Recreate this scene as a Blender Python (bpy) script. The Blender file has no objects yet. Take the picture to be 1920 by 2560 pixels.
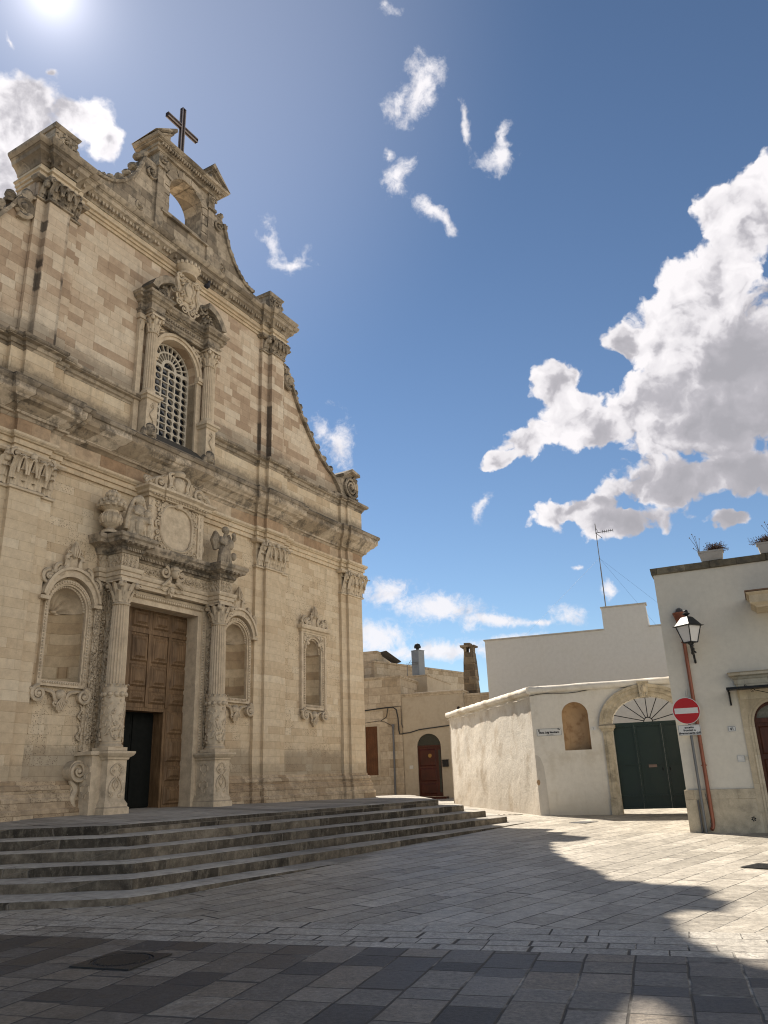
import bpy, bmesh, math, random
from math import sin, cos, pi, radians as rad
from mathutils import Vector, Matrix
random.seed(7)
scene = bpy.context.scene
COL = scene.collection

# ------------------------------------------------------------------ camera
FPX, PITCH, ROLL, EYE = 1930.0, rad(19.0), rad(-2.15), 1.6
_cp, _sp = cos(PITCH), sin(PITCH)
FW = Vector((0, _cp, _sp)); _u0 = Vector((0, -_sp, _cp)); _r0 = Vector((1, 0, 0))
RT = _r0 * cos(ROLL) + _u0 * sin(ROLL); UP = -_r0 * sin(ROLL) + _u0 * cos(ROLL)
cam_d = bpy.data.cameras.new('camera'); cam = bpy.data.objects.new('camera', cam_d); COL.objects.link(cam)
cam_d.sensor_fit = 'HORIZONTAL'; cam_d.sensor_width = 36.0; cam_d.lens = 36.0 * FPX / 1920.0
cam_d.clip_start = 0.05; cam_d.clip_end = 20000
M3 = Matrix((RT, UP, -FW)).transposed()
cam.matrix_world = Matrix.Translation((0, 0, EYE)) @ M3.to_4x4()
scene.camera = cam
def skydir(px, py):
    """direction in the world of a point of the 1920x2560 photograph"""
    return (RT * ((px - 960) / FPX) - UP * ((py - 1280) / FPX) + FW).normalized()

# ------------------------------------------------------------------ exposure
scene.view_settings.view_transform = 'Standard'; scene.view_settings.look = 'None'
scene.view_settings.gamma = 1.0; scene.view_settings.use_curve_mapping = False
scene.view_settings.exposure = 0.92
scene.view_settings.use_white_balance = True; scene.view_settings.white_balance_temperature = 6650; scene.view_settings.white_balance_tint = 13
SKY_STRENGTH = 0.050
SUN_STRENGTH = 5.0

# ------------------------------------------------------------------ sun
SUN_EL, SUN_AZ = rad(49.8), rad(-29.4)          # azimuth from +Y towards +X
sd = Vector((cos(SUN_EL) * sin(SUN_AZ), cos(SUN_EL) * cos(SUN_AZ), sin(SUN_EL)))
sl = bpy.data.lights.new('sun', 'SUN'); sl.energy = SUN_STRENGTH; sl.angle = rad(0.53); sl.color = (1.0, 0.93, 0.80)
so = bpy.data.objects.new('sun', sl); COL.objects.link(so); so.location = sd * 60
so.rotation_euler = sd.to_track_quat('Z', 'Y').to_euler()

# ------------------------------------------------------------------ node helpers
class NT:
    def __init__(self, tree):
        self.t = tree; self.n = tree.nodes; self.l = tree.links
    def new(self, typ, **kw):
        nd = self.n.new(typ)
        for k, v in kw.items(): setattr(nd, k, v)
        return nd
    def put(self, sock, v):
        if hasattr(v, 'is_output'): self.l.new(v, sock)
        elif isinstance(v, (tuple, list)) and len(v) == 3 and sock.type == 'RGBA': sock.default_value = (*v, 1)
        else: sock.default_value = v
    def math(self, op, a, b=None, c=None, clamp=False):
        nd = self.new('ShaderNodeMath', operation=op, use_clamp=clamp)
        self.put(nd.inputs[0], a)
        if b is not None: self.put(nd.inputs[1], b)
        if c is not None: self.put(nd.inputs[2], c)
        return nd.outputs[0]
    def vmath(self, op, a, b=None, s=None):
        nd = self.new('ShaderNodeVectorMath', operation=op)
        self.put(nd.inputs[0], a)
        if b is not None: self.put(nd.inputs[1], b)
        if s is not None: self.put(nd.inputs['Scale'], s)
        return nd.outputs['Value'] if op in ('DOT_PRODUCT', 'LENGTH', 'DISTANCE') else nd.outputs[0]
    def comb(self, x=0.0, y=0.0, z=0.0):
        nd = self.new('ShaderNodeCombineXYZ')
        for i, v in enumerate((x, y, z)): self.put(nd.inputs[i], v)
        return nd.outputs[0]
    def sep(self, v):
        nd = self.new('ShaderNodeSeparateXYZ'); self.l.new(v, nd.inputs[0]); return nd.outputs
    def noise(self, vec, scale, detail=4.0, rough=0.55, dist=0.0, dims='3D'):
        nd = self.new('ShaderNodeTexNoise', noise_dimensions=dims)
        if vec is not None: self.l.new(vec, nd.inputs['Vector'])
        self.put(nd.inputs['Scale'], scale); self.put(nd.inputs['Detail'], detail)
        self.put(nd.inputs['Roughness'], rough); self.put(nd.inputs['Distortion'], dist)
        return nd.outputs[0]
    def voro(self, vec, scale, feature='F1', detail=0.0, rough=0.5):
        nd = self.new('ShaderNodeTexVoronoi', feature=feature)
        self.l.new(vec, nd.inputs['Vector']); self.put(nd.inputs['Scale'], scale)
        if 'Detail' in nd.inputs: self.put(nd.inputs['Detail'], detail); self.put(nd.inputs['Roughness'], rough)
        return nd.outputs['Distance']
    def ss(self, v, lo, hi):
        nd = self.new('ShaderNodeMapRange', interpolation_type='SMOOTHSTEP')
        self.put(nd.inputs['Value'], v); self.put(nd.inputs['From Min'], lo); self.put(nd.inputs['From Max'], hi)
        return nd.outputs[0]
    def lin(self, v, a, b, c, d):
        nd = self.new('ShaderNodeMapRange'); nd.clamp = True
        for nm, x in zip(('Value', 'From Min', 'From Max', 'To Min', 'To Max'), (v, a, b, c, d)): self.put(nd.inputs[nm], x)
        return nd.outputs[0]
    def mix(self, f, a, b, mode='MIX'):
        nd = self.new('ShaderNodeMix', data_type='RGBA', blend_type=mode)
        self.put(nd.inputs[0], f); self.put(nd.inputs[6], a); self.put(nd.inputs[7], b)
        return nd.outputs[2]
    def ramp(self, f, stops, interp='LINEAR'):
        nd = self.new('ShaderNodeValToRGB'); r = nd.color_ramp; r.interpolation = interp
        while len(r.elements) < len(stops): r.elements.new(0.5)
        for e, (p, c) in zip(r.elements, stops): e.position = p; e.color = (*c, 1)
        self.put(nd.inputs[0], f); return nd.outputs[0]
    def bump(self, h, strength=0.4, dist=0.02, normal=None):
        nd = self.new('ShaderNodeBump'); self.put(nd.inputs['Strength'], strength); self.put(nd.inputs['Distance'], dist)
        self.l.new(h, nd.inputs['Height'])
        if normal is not None: self.l.new(normal, nd.inputs['Normal'])
        return nd.outputs[0]

# ------------------------------------------------------------------ sky with clouds
world = bpy.data.worlds.new('World'); scene.world = world; world.use_nodes = True
w = NT(world.node_tree); w.n.clear()
sky = w.new('ShaderNodeTexSky', sky_type='NISHITA'); sky.sun_disc = False
sky.sun_elevation = SUN_EL; sky.sun_rotation = SUN_AZ; sky.altitude = 50
sky.air_density = 1.0; sky.dust_density = 0.05; sky.ozone_density = 2.0
tc = w.new('ShaderNodeTexCoord'); D = w.vmath('NORMALIZE', tc.outputs['Generated'])
# cloud positions: (px, py, radius along, radius across in photo pixels, tilt degrees, softness weight)
K = 1.1573
N_ = lambda L: [(x / K, y / K, a / K, b / K, t) for x, y, a, b, t in L]
BIG = N_([(1885, 560, 140, 140, 0), (1905, 440, 55, 75, 0), (1835, 520, 75, 75, 0), (1790, 690, 150, 110, -40), (1705, 790, 140, 100, -40), (1640, 860, 115, 85, -30), (1560, 850, 62, 62, 0),
          (1860, 900, 300, 230, 0), (1790, 1060, 320, 140, 0), (1650, 1000, 170, 110, -20), (1400, 965, 72, 64, 0), (1440, 1040, 100, 72, 0), (1330, 1095, 110, 50, -25), (1240, 1145, 55, 22, -30),
          (1510, 1080, 90, 40, 0), (1440, 1275, 140, 36, -10), (1560, 1300, 150, 52, 0), (1660, 1210, 190, 80, 0), (1860, 1180, 180, 80, 0), (1830, 1300, 70, 32, -5)])
LEFT = [(40, 230, 190, 130, -20), (170, 250, 110, 85, 20), (0, 350, 120, 150, 0), (225, 310, 50, 60, 0), (255, 385, 40, 18, 0), (100, 150, 40, 30, 0)]
LOWB = [(835, 1275, 85, 42, 0), (930, 1310, 150, 38, 8), (1070, 1338, 120, 17, 6), (1225, 1333, 48, 30, -5), (815, 1375, 75, 55, 0), (950, 1408, 170, 24, -2),
        (1110, 1385, 90, 18, -8), (1160, 1345, 60, 10, 0)]
SMALL = N_([(1045, 222, 92, 46, -72), (990, 268, 46, 24, -10), (1000, 424, 52, 40, -60), (972, 366, 18, 34, 0), (1085, 540, 62, 22, 42), (1118, 572, 22, 26, 0), (1170, 325, 64, 15, 72), (1243, 400, 56, 36, -25), (1262, 350, 24, 44, 0),
         (683, 620, 82, 36, 68), (735, 655, 60, 26, -10), (848, 1110, 96, 46, 80), (808, 1060, 42, 28, 30), (1203, 1270, 26, 44, 20), (965, 22, 42, 24, 10), (25, 98, 14, 20, 0), (1522, 1464, 20, 16, 0), (1440, 1414, 16, 9, 0)])
def field(blobs, D):
    acc = None
    for (bx, by, ra, rb, tilt) in blobs:
        c = skydir(bx * K, by * K); e1 = skydir(bx * K + 4, by * K) - skydir(bx * K - 4, by * K); s = e1.length / 8
        e1 = (e1 - c * e1.dot(c)).normalized(); e2 = c.cross(e1)
        t = rad(tilt); a1 = e1 * cos(t) + e2 * sin(t); a2 = -e1 * sin(t) + e2 * cos(t)
        a = w.vmath('DOT_PRODUCT', D, tuple(a1 / (ra * K * s))); b = w.vmath('DOT_PRODUCT', D, tuple(a2 / (rb * K * s)))
        q = w.vmath('LENGTH', w.comb(a, b, 0.0))
        acc = q if acc is None else w.math('SMOOTH_MIN', acc, q, 0.25)
    return w.math('SUBTRACT', 1.0, acc)
n1 = w.noise(D, 9.0, 7.0, 0.62); n2 = w.noise(D, 34.0, 5.0, 0.65)
warpc = w.new('ShaderNodeTexNoise'); w.l.new(D, warpc.inputs['Vector']); warpc.inputs['Scale'].default_value = 22; warpc.inputs['Detail'].default_value = 4
DW = w.vmath('ADD', D, w.vmath('SCALE', w.vmath('SUBTRACT', warpc.outputs[1], (0.5, 0.5, 0.5)), s=0.05))
v1 = w.voro(DW, 9.0, 'F1', 4.0, 0.55)
SO = (sd - skydir(1500 * K, 800 * K) * sd.dot(skydir(1500 * K, 800 * K))).normalized() * 0.016
v1s = w.voro(w.vmath('ADD', DW, tuple(SO)), 9.0, 'F1', 4.0, 0.55)
emb = w.math('SUBTRACT', v1s, v1)
n3 = w.noise(DW, 75.0, 4.0, 0.7)
v2 = w.math('SUBTRACT', 0.5, w.voro(DW, 30.0, 'F1', 2.0, 0.6))
bil = w.math('SUBTRACT', 0.62, v1)                                   # billows
sub = lambda x: w.math('SUBTRACT', x, 0.5)
DS = w.vmath('ADD', D, w.vmath('SCALE', w.vmath('SUBTRACT', warpc.outputs[1], (0.5, 0.5, 0.5)), s=0.045))
def dens(blobs, kb, kn, kf, lo, hi, gain=1.0, warp=True):
    f = w.math('MULTIPLY', field(blobs, DS if warp else D), gain)
    f = w.math('MULTIPLY_ADD', bil, kb, f); f = w.math('MULTIPLY_ADD', sub(n1), kn, f); f = w.math('MULTIPLY_ADD', sub(n2), kf, f); f = w.math('MULTIPLY_ADD', sub(n3), kf * 0.6, f)
    return f, w.ss(f, lo, hi)
fb, mb_ = dens([(x, y, a * 1.36, b_ * 1.42, t) for x, y, a, b_, t in BIG], 0.8, 0.5, 0.3, -0.02, 0.20, 1.6)
fb = w.math('MULTIPLY_ADD', v2, 0.35, fb); mb_ = w.ss(fb, -0.04, 0.18)
fl, ml = dens(LEFT, 0.8, 0.6, 0.5, -0.05, 0.30)
fo, mo = dens(LOWB, 0.4, 1.0, 1.9, -0.25, 0.75, 1.1, False)
fs, ms = dens([(x, y, a * 1.15, b_ * 1.25, t) for x, y, a, b_, t in SMALL], 0.4, 1.5, 2.0, 0.0, 1.15, 1.2)
mo = w.math('MULTIPLY', mo, 0.88); ms = w.math('MULTIPLY', ms, 0.92)
mask = w.math('MAXIMUM', w.math('MAXIMUM', mb_, ml), w.math('MAXIMUM', mo, ms))
# inside of thick clouds is greyer than the rims the sun shines through
ax_ = skydir(1620 * K, 1040 * K) - skydir(1230 * K, 640 * K); axm = (skydir(1620 * K, 1040 * K) + skydir(1230 * K, 640 * K)) * .5
along = w.lin(w.vmath('DOT_PRODUCT', D, tuple(ax_ / ax_.length)), axm.dot(ax_) / ax_.length - ax_.length * .55, axm.dot(ax_) / ax_.length + ax_.length * .5, -0.38, 0.50)
low = w.noise(D, 5.0, 2.0, 0.5)
deepb = w.math('ADD', w.math('MULTIPLY_ADD', sub(low), 0.8, w.math('MULTIPLY', w.math('MULTIPLY_ADD', bil, -0.85, fb), 0.46)), along)
deep = w.ss(w.math('MAXIMUM', deepb, w.math('MULTIPLY_ADD', bil, -0.6, w.math('MULTIPLY', fl, 0.75))), 0.0, 1.05)
rim = w.lin(deep, 0.35, 0.9, 1.0, 0.30)                              # billows read best near the sunlit rims
wob = w.math('MULTIPLY_ADD', w.math('MULTIPLY', emb, rim), -1.5, w.math('MULTIPLY_ADD', w.math('MULTIPLY', sub(n2), rim), 0.35, w.math('MULTIPLY_ADD', w.math('MULTIPLY', sub(n1), rim), 0.45, deep)), clamp=True)
wsun = w.ss(w.vmath('DOT_PRODUCT', D, tuple(sd)), 0.80, 1.0)
CW = 1.0 / (SKY_STRENGTH * 2 ** scene.view_settings.exposure)
ccol = w.ramp(wob, [(0.0, (0.95, 0.95, 0.97)), (0.42, (0.80, 0.80, 0.83)), (0.72, (0.50, 0.50, 0.54)), (1.0, (0.40, 0.405, 0.44))])
ccol = w.vmath('SCALE', ccol, s=w.math('MULTIPLY', CW, w.lin(wsun, 0.0, 1.0, 1.02, 1.12)))
# added fill light for the facade: unseen bright broken cloud behind the viewer
back = w.ss(w.vmath('DOT_PRODUCT', D, (cos(rad(14)) * sin(rad(118)), cos(rad(14)) * cos(rad(118)), sin(rad(14)))), 0.35, 0.65); hi = w.math('MULTIPLY', w.ss(w.sep(D)[2], 0.02, 0.12), w.ss(w.sep(D)[2], 0.80, 0.50))
nb_ = w.noise(D, 2.6, 6.0, 0.6)
mback = w.math('MULTIPLY', w.math('MULTIPLY', back, hi), w.ss(nb_, 0.34, 0.52))
skyc = w.mix(1.0, sky.outputs[0], (0.88, 1.0, 1.05), 'MULTIPLY')
skyc = w.vmath('SCALE', skyc, s=w.lin(w.sep(D)[2], 0.08, 0.85, 1.24, 0.80))
dsun = w.vmath('DOT_PRODUCT', D, tuple(sd))
glow = w.math('MULTIPLY_ADD', w.math('POWER', w.ss(dsun, 0.84, 1.0), 1.6), 0.16, w.math('DIVIDE', 0.95, w.math('MULTIPLY_ADD', w.math('SUBTRACT', 1.0, dsun), 2.0 / 0.030 ** 2, 1.0)))
skyc = w.mix(1.0, skyc, w.vmath('SCALE', w.comb(1.0, 0.98, 1.0), s=w.math('MULTIPLY', glow, CW)), 'ADD')
bg = w.new('ShaderNodeBackground'); bg.inputs['Strength'].default_value = SKY_STRENGTH
front = w.mix(mask, skyc, ccol)
bcol = w.vmath('SCALE', w.comb(1.0, 0.955, 0.88), s=CW * 1.35)
w.l.new(w.mix(mback, front, bcol), bg.inputs['Color'])
world.cycles.sampling_method = 'MANUAL'; world.cycles.sample_map_resolution = 256
scene.cycles.max_bounces = 5; scene.cycles.diffuse_bounces = 4; scene.cycles.glossy_bounces = 2; scene.cycles.filter_width = 1.1; scene.cycles.denoising_prefilter = 'ACCURATE'
wo = w.new('ShaderNodeOutputWorld'); w.l.new(bg.outputs[0], wo.inputs['Surface'])

# ------------------------------------------------------------------ materials
def masonry_group():
    g = bpy.data.node_groups.new('masonry', 'ShaderNodeTree')
    for nm, dv in (('U', 0), ('V', 0), ('Height', .25), ('Length', .6), ('Joint', .006)):
        s = g.interface.new_socket(nm, in_out='INPUT', socket_type='NodeSocketFloat'); s.default_value = dv
    for nm in ('Random', 'Joint', 'Random2'): g.interface.new_socket(nm, in_out='OUTPUT', socket_type='NodeSocketFloat')
    k = NT(g); gi = k.new('NodeGroupInput'); go = k.new('NodeGroupOutput'); U, V, H, L, J = gi.outputs[:5]
    v = k.math('DIVIDE', V, H); row = k.math('FLOOR', v); fv = k.math('FRACT', v)
    wn = k.new('ShaderNodeTexWhiteNoise', noise_dimensions='1D'); k.l.new(row, wn.inputs['W'])
    wn2 = k.new('ShaderNodeTexWhiteNoise', noise_dimensions='1D'); k.l.new(k.math('ADD', row, 37.7), wn2.inputs['W'])
    Lr = k.math('MULTIPLY', L, k.math('MULTIPLY_ADD', wn2.outputs[0], 0.6, 0.72))
    t = k.math('MULTIPLY_ADD', wn.outputs[0], 7.3, k.math('DIVIDE', U, Lr))
    t = k.math('MULTIPLY_ADD', k.math('SINE', k.math('MULTIPLY_ADD', t, 3.3, row)), 0.17, t)
    colm = k.math('FLOOR', t); ft = k.math('FRACT', t)
    w2 = k.new('ShaderNodeTexWhiteNoise', noise_dimensions='2D'); k.l.new(k.comb(colm, row), w2.inputs['Vector'])
    w3 = k.new('ShaderNodeTexWhiteNoise', noise_dimensions='2D'); k.l.new(k.comb(k.math('ADD', colm, 91.3), row), w3.inputs['Vector'])
    du = k.math('MULTIPLY', k.math('MINIMUM', ft, k.math('SUBTRACT', 1.0, ft)), Lr)
    dv = k.math('MULTIPLY', k.math('MINIMUM', fv, k.math('SUBTRACT', 1.0, fv)), H)
    dm = k.math('MINIMUM', du, dv)
    jm = k.math('SUBTRACT', 1.0, k.ss(dm, k.math('MULTIPLY', J, 0.35), J))
    k.l.new(w2.outputs[0], go.inputs[0]); k.l.new(jm, go.inputs[1]); k.l.new(w3.outputs[0], go.inputs[2])
    return g
MASON = masonry_group()
def base_mat(name, rough=0.9):
    m = bpy.data.materials.new(name); m.use_nodes = True; k = NT(m.node_tree)
    b = k.n['Principled BSDF']; b.inputs['Roughness'].default_value = rough
    if 'Specular IOR Level' in b.inputs: b.inputs['Specular IOR Level'].default_value = 0.25
    return m, k, b
def objco(k):
    return k.new('ShaderNodeTexCoord').outputs['Object']
def stone(name, stops, h=0.22, L=0.55, joint=0.006, jdark=0.72, mottle=0.35, streak=0.3, lichen=0.0, top=0.0, pits=0.0, bumpd=0.006, rough=0.92, usejoint=True, carve=0.0, soot=(0.055, 0.052, 0.047), band=None, uy=1.0, lo=0.49, rk=0.9, vst=()):
    m, k, b = base_mat(name, rough); co = objco(k); x, y, z = k.sep(co)
    wob = k.noise(co, 2.2, 2.0)
    g = k.new('ShaderNodeGroup', node_tree=MASON)
    k.put(g.inputs['U'], k.math('MULTIPLY_ADD', y, uy, x)); k.put(g.inputs['V'], k.math('MULTIPLY_ADD', wob, 0.012, z))
    for nm, v in (('Height', h), ('Length', L), ('Joint', joint)): g.inputs[nm].default_value = v
    rnd, jm, rnd2 = g.outputs
    lown = k.noise(co, 0.55, 3.0, 0.6)
    if usejoint:
        f = k.math('MULTIPLY_ADD', k.math('SUBTRACT', lown, 0.5), rk, rnd, clamp=True)
        c = k.ramp(f, stops)
    else:
        f = k.math('MULTIPLY_ADD', k.math('SUBTRACT', k.noise(co, 3.0, 5.0, 0.65), 0.5), 1.3, 0.42, clamp=True); c = k.ramp(f, stops)
    mo = k.noise(co, 6.0, 8.0, 0.68); c = k.mix(mottle, c, k.ramp(mo, [(0.3, (0.45, 0.44, 0.43)), (0.62, (1.12, 1.11, 1.08))]), 'MULTIPLY')
    grain = k.noise(co, 60.0, 4.0, 0.7)
    c = k.mix(0.25, c, k.ramp(grain, [(0.3, (0.6, 0.6, 0.6)), (0.6, (1.1, 1.1, 1.1))]), 'MULTIPLY')
    if streak:
        st = k.noise(k.comb(k.math('MULTIPLY', k.math('ADD', x, y), 3.2), 0.0, k.math('MULTIPLY', z, 0.35)), 1.6, 6.0, 0.7)
        c = k.mix(k.math('MULTIPLY', k.ss(st, 0.52, 0.74), streak), c, (0.23, 0.195, 0.15))
    if lichen:
        ln = k.noise(co, 2.6, 8.0, 0.72); c = k.mix(k.math('MULTIPLY', k.ss(ln, lo, lo + 0.14), lichen), c, soot)
    if top:
        geo = k.new('ShaderNodeNewGeometry'); nz = k.sep(geo.outputs['Normal'])[2]
        tn = k.math('MULTIPLY_ADD', k.math('SUBTRACT', k.noise(co, 4.0, 7.0, 0.7), 0.5), 1.2, nz)
        c = k.mix(k.math('MULTIPLY', k.ss(tn, 0.05, 0.5), top), c, soot)
    if band:
        for (z0, z1, amt) in band:                                   # rain crust along a ledge, ragged edge
            zz = k.math('MULTIPLY_ADD', k.math('SUBTRACT', k.noise(co, 5.0, 7.0, 0.75), 0.5), 0.7, z)
            bm_ = k.math('MULTIPLY', k.ss(zz, z0 - .06, z0 + .06), k.math('SUBTRACT', 1.0, k.ss(zz, z1 - .25, z1 + .05)))
            c = k.mix(k.math('MULTIPLY', bm_, amt), c, (0.10, 0.085, 0.068))
    for (xv, z0, z1) in vst:                                         # soot runs left in the re-entrant corners
        dx_ = k.math('ABSOLUTE', k.math('SUBTRACT', k.math('MULTIPLY_ADD', k.math('SUBTRACT', k.noise(co, 9.0, 3.0), .5), .06, x), xv))
        seg = k.ss(k.noise(k.comb(xv, 0.0, z), 1.1, 2.0), 0.49, 0.53)
        rng = k.math('MULTIPLY', k.math('GREATER_THAN', z, z0), k.math('LESS_THAN', z, z1))
        c = k.mix(k.math('MULTIPLY', k.math('MULTIPLY', k.math('SUBTRACT', 1.0, k.ss(dx_, .025, .06)), rng), k.math('MULTIPLY_ADD', seg, .6, .22)), c, (0.06, 0.05, 0.042))
    hgt = k.math('MULTIPLY_ADD', grain, 0.25, mo)
    if pits:
        pv = k.voro(co, 26.0); pit = k.math('MULTIPLY', k.math('SUBTRACT', 1.0, k.ss(pv, 0.12, 0.34)), k.ss(k.math('MULTIPLY_ADD', lown, 0.8, rnd2), 0.86, 1.1))
        c = k.mix(k.math('MULTIPLY', pit, pits), c, (0.12, 0.09, 0.06)); hgt = k.math('MULTIPLY_ADD', pit, -2.5, hgt)
    if usejoint:
        c = k.mix(jm, c, k.mix(1.0, c, (jdark, jdark * .96, jdark * .9), 'MULTIPLY'))
        hgt = k.math('MULTIPLY_ADD', jm, -1.6, hgt); hgt = k.math('MULTIPLY_ADD', rnd2, 0.5, hgt)
    nrm = None
    if carve:
        cv = k.voro(co, 13.0, 'SMOOTH_F1', 1.0); nrm = k.bump(cv, carve, 0.06)
        c = k.mix(0.35, c, k.ramp(cv, [(0.05, (1.1, 1.1, 1.1)), (0.5, (0.72, 0.7, 0.68))]), 'MULTIPLY')
    k.l.new(c, b.inputs['Base Color']); k.l.new(k.bump(hgt, 0.55, bumpd, nrm), b.inputs['Normal'])
    return m
def plain(name, col, rough=0.6, metal=0.0, var=0.25, scale=8.0, bumpd=0.0, spec=0.3):
    m, k, b = base_mat(name, rough); co = objco(k); n = k.noise(co, scale, 6.0, 0.65)
    c = k.mix(var, col, k.ramp(n, [(0.3, tuple(v * .45 for v in col)), (0.65, tuple(min(1, v * 1.25) for v in col))]))
    k.l.new(c, b.inputs['Base Color']); b.inputs['Metallic'].default_value = metal
    if 'Specular IOR Level' in b.inputs: b.inputs['Specular IOR Level'].default_value = spec
    k.l.new(k.lin(n, 0.3, 0.7, max(0.05, rough - .1), min(1, rough + .1)), b.inputs['Roughness'])
    if bumpd: k.l.new(k.bump(n, 0.5, bumpd), b.inputs['Normal'])
    return m
def plaster(name, col, stain=(0.45, 0.38, 0.28), amt=0.4, rough_relief=0.004, scale=1.0, low=None):
    m, k, b = base_mat(name, 0.95); co = objco(k); x, y, z = k.sep(co)
    n = k.noise(co, 1.3 * scale, 6.0, 0.62); n2 = k.noise(co, 7.0, 7.0, 0.7); n3 = k.noise(co, 38.0, 4.0, 0.65)
    c = k.mix(k.math('MULTIPLY', k.ss(n, 0.47, 0.70), amt), col, stain)
    c = k.mix(0.22, c, k.ramp(n2, [(0.3, (0.62, 0.61, 0.60)), (0.6, (1.06, 1.06, 1.06))]), 'MULTIPLY')
    st = k.noise(k.comb(k.math('MULTIPLY', k.math('ADD', x, y), 4.0), 0.0, k.math('MULTIPLY', z, 0.45)), 1.5, 6.0, 0.7)
    c = k.mix(k.math('MULTIPLY', k.ss(st, 0.54, 0.75), amt * 0.6), c, tuple(v * .75 for v in stain))
    if low:
        zz = k.math('MULTIPLY_ADD', k.math('SUBTRACT', n, 0.5), 1.6, z)
        c = k.mix(k.math('MULTIPLY', k.math('SUBTRACT', 1.0, k.ss(zz, low[0], low[1])), low[2]), c, stain)
    k.l.new(c, b.inputs['Base Color'])
    hgt = k.math('MULTIPLY_ADD', n3, 0.25, n2)
    k.l.new(k.bump(hgt, 0.6, rough_relief), b.inputs['Normal'])
    return m
def wood(name, c1, c2, rough=0.55, gs=1.0):
    m, k, b = base_mat(name, rough); co = objco(k); x, y, z = k.sep(co)
    g = k.noise(k.comb(k.math('MULTIPLY', x, 26.0 * gs), k.math('MULTIPLY', y, 26.0), k.math('MULTIPLY', z, 1.6)), 1.0, 6.0, 0.65, 0.8)
    big = k.noise(co, 1.7, 5.0, 0.6)
    c = k.ramp(g, [(0.3, c1), (0.68, c2)])
    c = k.mix(0.55, c, k.ramp(big, [(0.32, (0.42, 0.40, 0.38)), (0.62, (1.15, 1.12, 1.08))]), 'MULTIPLY')
    k.l.new(c, b.inputs['Base Color']); k.l.new(k.bump(g, 0.3, 0.004), b.inputs['Normal'])
    return m

# colours of the stones (real albedo)
LECCE = [(0.0, (0.56, 0.435, 0.295)), (0.15, (0.61, 0.485, 0.335)), (0.5, (0.65, 0.53, 0.375)), (0.85, (0.675, 0.555, 0.40)), (1.0, (0.71, 0.60, 0.445))]
LECCE_UP = [(0.0, (0.43, 0.315, 0.22)), (0.26, (0.51, 0.385, 0.275)), (0.36, (0.62, 0.495, 0.365)), (0.75, (0.66, 0.545, 0.41)), (1.0, (0.71, 0.605, 0.47))]
ORN = [(0.0, (0.49, 0.395, 0.285)), (0.5, (0.635, 0.53, 0.395)), (1.0, (0.70, 0.60, 0.46))]
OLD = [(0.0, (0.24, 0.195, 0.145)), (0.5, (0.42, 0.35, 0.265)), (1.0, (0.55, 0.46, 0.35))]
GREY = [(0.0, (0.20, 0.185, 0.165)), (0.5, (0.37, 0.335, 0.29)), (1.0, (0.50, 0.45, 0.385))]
M_LOW = stone('lecce_ashlar', LECCE, 0.21, 0.52, 0.005, 0.80, 0.30, 0.34, pits=0.8, band=[(1.0, 2.6, 0.42)])
VST = [(x_, 11.5, 15.6) for x_ in (3.72, 4.07, 4.98)] + [(-4.11, 11.5, 15.6), (-4.72, 11.5, 15.6)]
M_UP = stone('lecce_ashlar_upper', LECCE_UP, 0.235, 0.60, 0.006, 0.74, 0.32, 0.30, rk=1.3, vst=VST, pits=0.0, band=[(11.42, 12.1, 0.45)])
M_ATTIC = stone('lecce_ashlar_attic', LECCE, 0.28, 0.75, 0.006, 0.74, 0.32, 0.4, band=[(9.9, 10.85, 0.55)])
M_PIL = stone('lecce_pilaster', LECCE, 0.21, 1.4, 0.004, 0.85, 0.30, 0.28, band=[(1.0, 2.2, 0.30)])
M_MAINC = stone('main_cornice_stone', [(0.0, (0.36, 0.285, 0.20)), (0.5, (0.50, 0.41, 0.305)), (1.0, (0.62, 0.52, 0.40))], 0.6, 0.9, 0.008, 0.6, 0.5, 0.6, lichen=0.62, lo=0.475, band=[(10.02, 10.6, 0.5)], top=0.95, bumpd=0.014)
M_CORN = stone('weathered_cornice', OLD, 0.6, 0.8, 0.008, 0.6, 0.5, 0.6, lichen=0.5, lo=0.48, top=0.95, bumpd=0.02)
M_ARCH = stone('architrave_stone', LECCE, 0.6, 1.2, 0.006, 0.75, 0.4, 0.5, lichen=0.12, top=0.8, bumpd=0.012)
M_FRIEZE = stone('stained_frieze', [(0, (0.36, 0.24, 0.15)), (0.5, (0.45, 0.32, 0.21)), (1, (0.60, 0.49, 0.36))], 0.6, 0.7, 0.006, 0.8, 0.55, 0.45, lichen=0.15)
M_ORN = stone('carved_stone', ORN, usejoint=False, mottle=0.30, streak=0.2, top=0.4, bumpd=0.006)
M_COLM = stone('column_stone', ORN, usejoint=False, mottle=0.15, streak=0.1, top=0.3, bumpd=0.003)
M_NICHE = stone('niche_stone', [(0.0, (0.36, 0.26, 0.165)), (0.4, (0.47, 0.36, 0.235)), (1.0, (0.60, 0.49, 0.345))], 0.25, 0.5, 0.006, 0.75, 0.4, 0.5, bumpd=0.006)  # darker than the walls: brown staining plus the recess's shade put into the colour
M_ORN2 = stone('carved_relief_stone', ORN, usejoint=False, mottle=0.4, streak=0.2, top=0.4, carve=0.9)
M_OLDORN = stone('weathered_carving', OLD, usejoint=False, mottle=0.5, streak=0.5, lichen=0.65, lo=0.46, top=0.9, bumpd=0.012)
M_GREY = stone('lichened_stone', GREY, usejoint=False, mottle=0.5, streak=0.5, lichen=0.7, top=0.9, bumpd=0.015)
M_CREST = stone('weathered_crest', OLD, 0.28, 0.55, 0.007, 0.62, 0.5, 0.6, lichen=0.5, lo=0.48, top=0.9, bumpd=0.014)
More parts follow.
